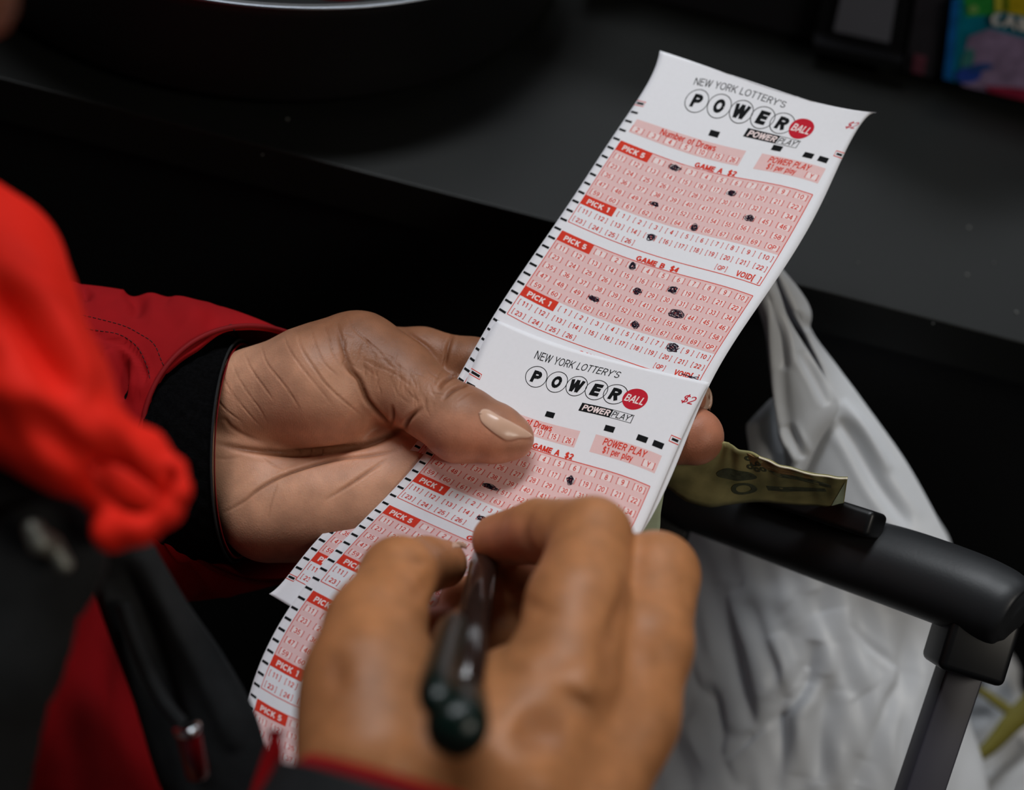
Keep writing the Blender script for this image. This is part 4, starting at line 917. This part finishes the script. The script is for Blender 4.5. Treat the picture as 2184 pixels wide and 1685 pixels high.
# ------------------------------------------------------------------ white bags
def plastic():
    m = mat('white_plastic_film', (238, 240, 244), .36, 0, .45, bump=(70, .18, .0015)); nt = m.node_tree; b = nt.nodes['Principled BSDF']; out = nt.nodes['Material Output']
    t_ = nt.nodes.new('ShaderNodeBsdfTranslucent'); t_.inputs['Color'].default_value = (.5, .53, .57, 1); x = nt.nodes.new('ShaderNodeMixShader'); x.inputs[0].default_value = .25
    nt.links.new(b.outputs[0], x.inputs[1]); nt.links.new(t_.outputs[0], x.inputs[2]); nt.links.new(x.outputs[0], out.inputs[0]); return m
m_bag = plastic()
bag = empty('plastic_bag', W(1750, 1400, .62), 'large white plastic carrier bag hanging behind the black handle', 'bag')
def ZB(L): return [(1380+x/2.785, 1080+y/2.785) for x, y in L]
bl = [(ZB([(430, 450), (470, 700), (540, 1000), (630, 1320)]), 13, -.0045), (ZB([(530, 500), (620, 750), (700, 1050), (760, 1240)]), 22, .004),
      (ZB([(600, 560), (680, 760), (760, 960), (800, 1130)]), 9, -.003), (ZB([(760, 760), (830, 980), (820, 1130)]), 14, .004),
      (ZB([(1000, 800), (970, 960), (900, 1090), (790, 1210), (780, 1400), (780, 1700)]), 12, -.006), (ZB([(960, 960), (880, 1100), (770, 1230)]), 6, .0035),
      (ZB([(750, 1250), (600, 1380), (470, 1500)]), 5, -.0022), (ZB([(1000, 500), (1100, 800), (1220, 1130)]), 12, -.0035), (ZB([(1080, 620), (1160, 900), (1300, 1100)]), 26, .004),
      (ZB([(1200, 700), (1340, 840), (1480, 950)]), 5, -.0015), (ZB([(1560, 650), (1550, 960), (1400, 1260), (1280, 1650)]), 12, -.004), (ZB([(1480, 950), (1400, 1200), (1300, 1500)]), 18, .003),
      (ZB([(1560, 960), (1540, 1200), (1500, 1600)]), 8, -.002), (ZB([(230, 900), (290, 1080), (370, 1130), (400, 1300), (430, 1500), (520, 1690)]), 10, -.005), (ZB([(250, 1250), (330, 1420), (420, 1560)]), 16, .003),
      (ZB([(950, 1050), (930, 1300), (900, 1600)]), 16, .003), (ZB([(1050, 1000), (1060, 1300), (1020, 1650)]), 14, -.003), (ZB([(1150, 1100), (1130, 1400), (1100, 1680)]), 14, .002), (ZB([(560, 480), (700, 520), (830, 600)]), 18, .003),
      (ZB([(440, 1340), (540, 1370), (620, 1350)]), 10, -.002), (ZB([(100, 1300), (160, 1500), (240, 1680)]), 18, -.003)]
rows = [(1015, 1560, 1860, .612), (1045, 1480, 1950, .615), (1110, 1420, 2006, .618), (1180, 1400, 2030, .62), (1300, 1390, 2034, .622), (1450, 1370, 2052, .624), (1600, 1350, 2090, .625), (1720, 1330, 2120, .627), (1900, 1320, 2150, .63)]
bl = [(L, w_*1.5, h_*.66) for L, w_, h_ in bl]
rings = [((l+r)/2, y, d+.02, -(r-l)/2, 0, 0, 0, 0, .022 if i else .006) for i, (y, l, r, d) in enumerate(rows)]
v, f = loft(rings, 300, 560, bl, wob=lambda P: .0006*np.sin(P[..., 0]*260+P[..., 1]*90)+.0004*np.sin(P[..., 0]*500-P[..., 1]*160), cap=True); bm_fix(part('bag_body', v, f, m_bag, bag))
def ZS(L): return [(1540+x/2.407, 540+y/2.407) for x, y in L]
def strip(L, R_, d0, d1, name, lines, bow=.004, n=120, m_=60, th=.0007):
    A_ = cr(L, n); B_ = cr(R_, n); t = np.linspace(0, 1, m_)[None, :, None]; P2 = A_[:, None]*(1-t)+B_[:, None]*t
    d = np.linspace(d0, d1, n)[:, None]-bow*np.sin(np.pi*t[..., 0]); P = V(P2[..., 0], P2[..., 1], d)
    v, f = sheet(P, th, lambda Q: folds(Q, lines)); return bm_fix(part(name, v, f, m_bag, bag))
sl_ = [(ZS([(255, 160), (330, 310), (420, 460), (520, 640)]), 8, -.002), (ZS([(600, 860), (680, 960), (800, 1180), (960, 1400)]), 14, -.003), (ZS([(620, 760), (720, 900), (860, 1120)]), 12, .002), (ZS([(380, 300), (440, 400)]), 8, -.002)]
strip(ZS([(240, 80), (250, 160), (330, 330), (420, 480), (470, 700), (440, 1000), (430, 1200), (520, 1400)]), ZS([(300, 68), (400, 190), (455, 290), (462, 400), (600, 590), (800, 860), (975, 1120), (1190, 1520)]), .585, .604, 'bag_handle', sl_, bow=.006)
sl2_ = [(ZS([(230, 200), (300, 400), (320, 600)]), 10, -.0025), (ZS([(250, 250), (260, 500), (280, 800), (330, 1000)]), 10, .002), (ZS([(400, 500), (480, 640), (540, 780)]), 9, -.0015), (ZS([(330, 880), (420, 1050)]), 8, -.002), (ZS([(300, 900), (380, 1080)]), 9, .0015)]
strip(ZS([(190, 130), (182, 260), (230, 450), (262, 680), (285, 850), (310, 1000), (330, 1150)]), ZS([(270, 120), (335, 330), (410, 450), (525, 640), (598, 790), (500, 970), (430, 1120)]), .575, .594, 'bag_handle', sl2_)
strip(ZS([(250, 745), (150, 850), (124, 895), (140, 1020), (150, 1150)]), ZS([(300, 735), (300, 850), (310, 900), (320, 1020), (330, 1150)]), .600, .602, 'side_gusset', [(ZS([(290, 760), (290, 900), (310, 1020)]), 9, -.002)])
# second bag at the right edge with an olive ribbon
bag2 = empty('ribboned_bag', W(2140, 1600, .64), 'white bag with olive ribbon at the lower right, behind the handle post', 'bag')
rows = [(1395, 2150, 2158, .70), (1425, 2110, 2172, .70), (1480, 2080, 2180, .70), (1530, 2050, 2230, .70), (1620, 2030, 2330, .70), (1760, 2010, 2400, .70)]
rings = [((l+r)/2, y, d+.02, -(r-l)/2, 0, 0, 0, 0, .016) for y, l, r, d in rows]
def Z9(L): return [(1900+x/2.88, 1100+y/2.88) for x, y in L]
v, f = loft(rings, 110, 160, [(Z9([(700, 900), (780, 1060), (790, 1180)]), 8, -.002), (Z9([(450, 1250), (620, 1230)]), 16, -.003), (Z9([(500, 1600), (700, 1480), (818, 1400)]), 20, -.004), (Z9([(400, 1620), (450, 1580), (600, 1500)]), 8, .003)], cap=True)
o = bm_fix(part('bag_body', v, f, m_bag, bag2))
m_olive = mat('olive_ribbon', (112, 104, 28), .55, var=(120, .12))
v, f = ribbon([(*Z9([(365, 1570)])[0], *Z9([(480, 1562)])[0], .690), (*Z9([(560, 1400)])[0], *Z9([(650, 1450)])[0], .690), (*Z9([(690, 1230)])[0], *Z9([(780, 1330)])[0], .690), (*Z9([(800, 1110)])[0], *Z9([(900, 1230)])[0], .690), (*Z9([(900, 1000)])[0], *Z9([(1000, 1100)])[0], .690)], n=40, m_=10, th=.0012, bow=.002); bm_fix(part('ribbon', v, f, m_olive, bag2))
v, f = ribbon([(*Z9([(545, 1045)])[0], *Z9([(530, 1090)])[0], .690), (*Z9([(640, 1100)])[0], *Z9([(620, 1160)])[0], .690), (*Z9([(760, 1180)])[0], *Z9([(730, 1240)])[0], .690)], n=20, m_=8, th=.0012, bow=.001); bm_fix(part('ribbon', v, f, m_olive, bag2))
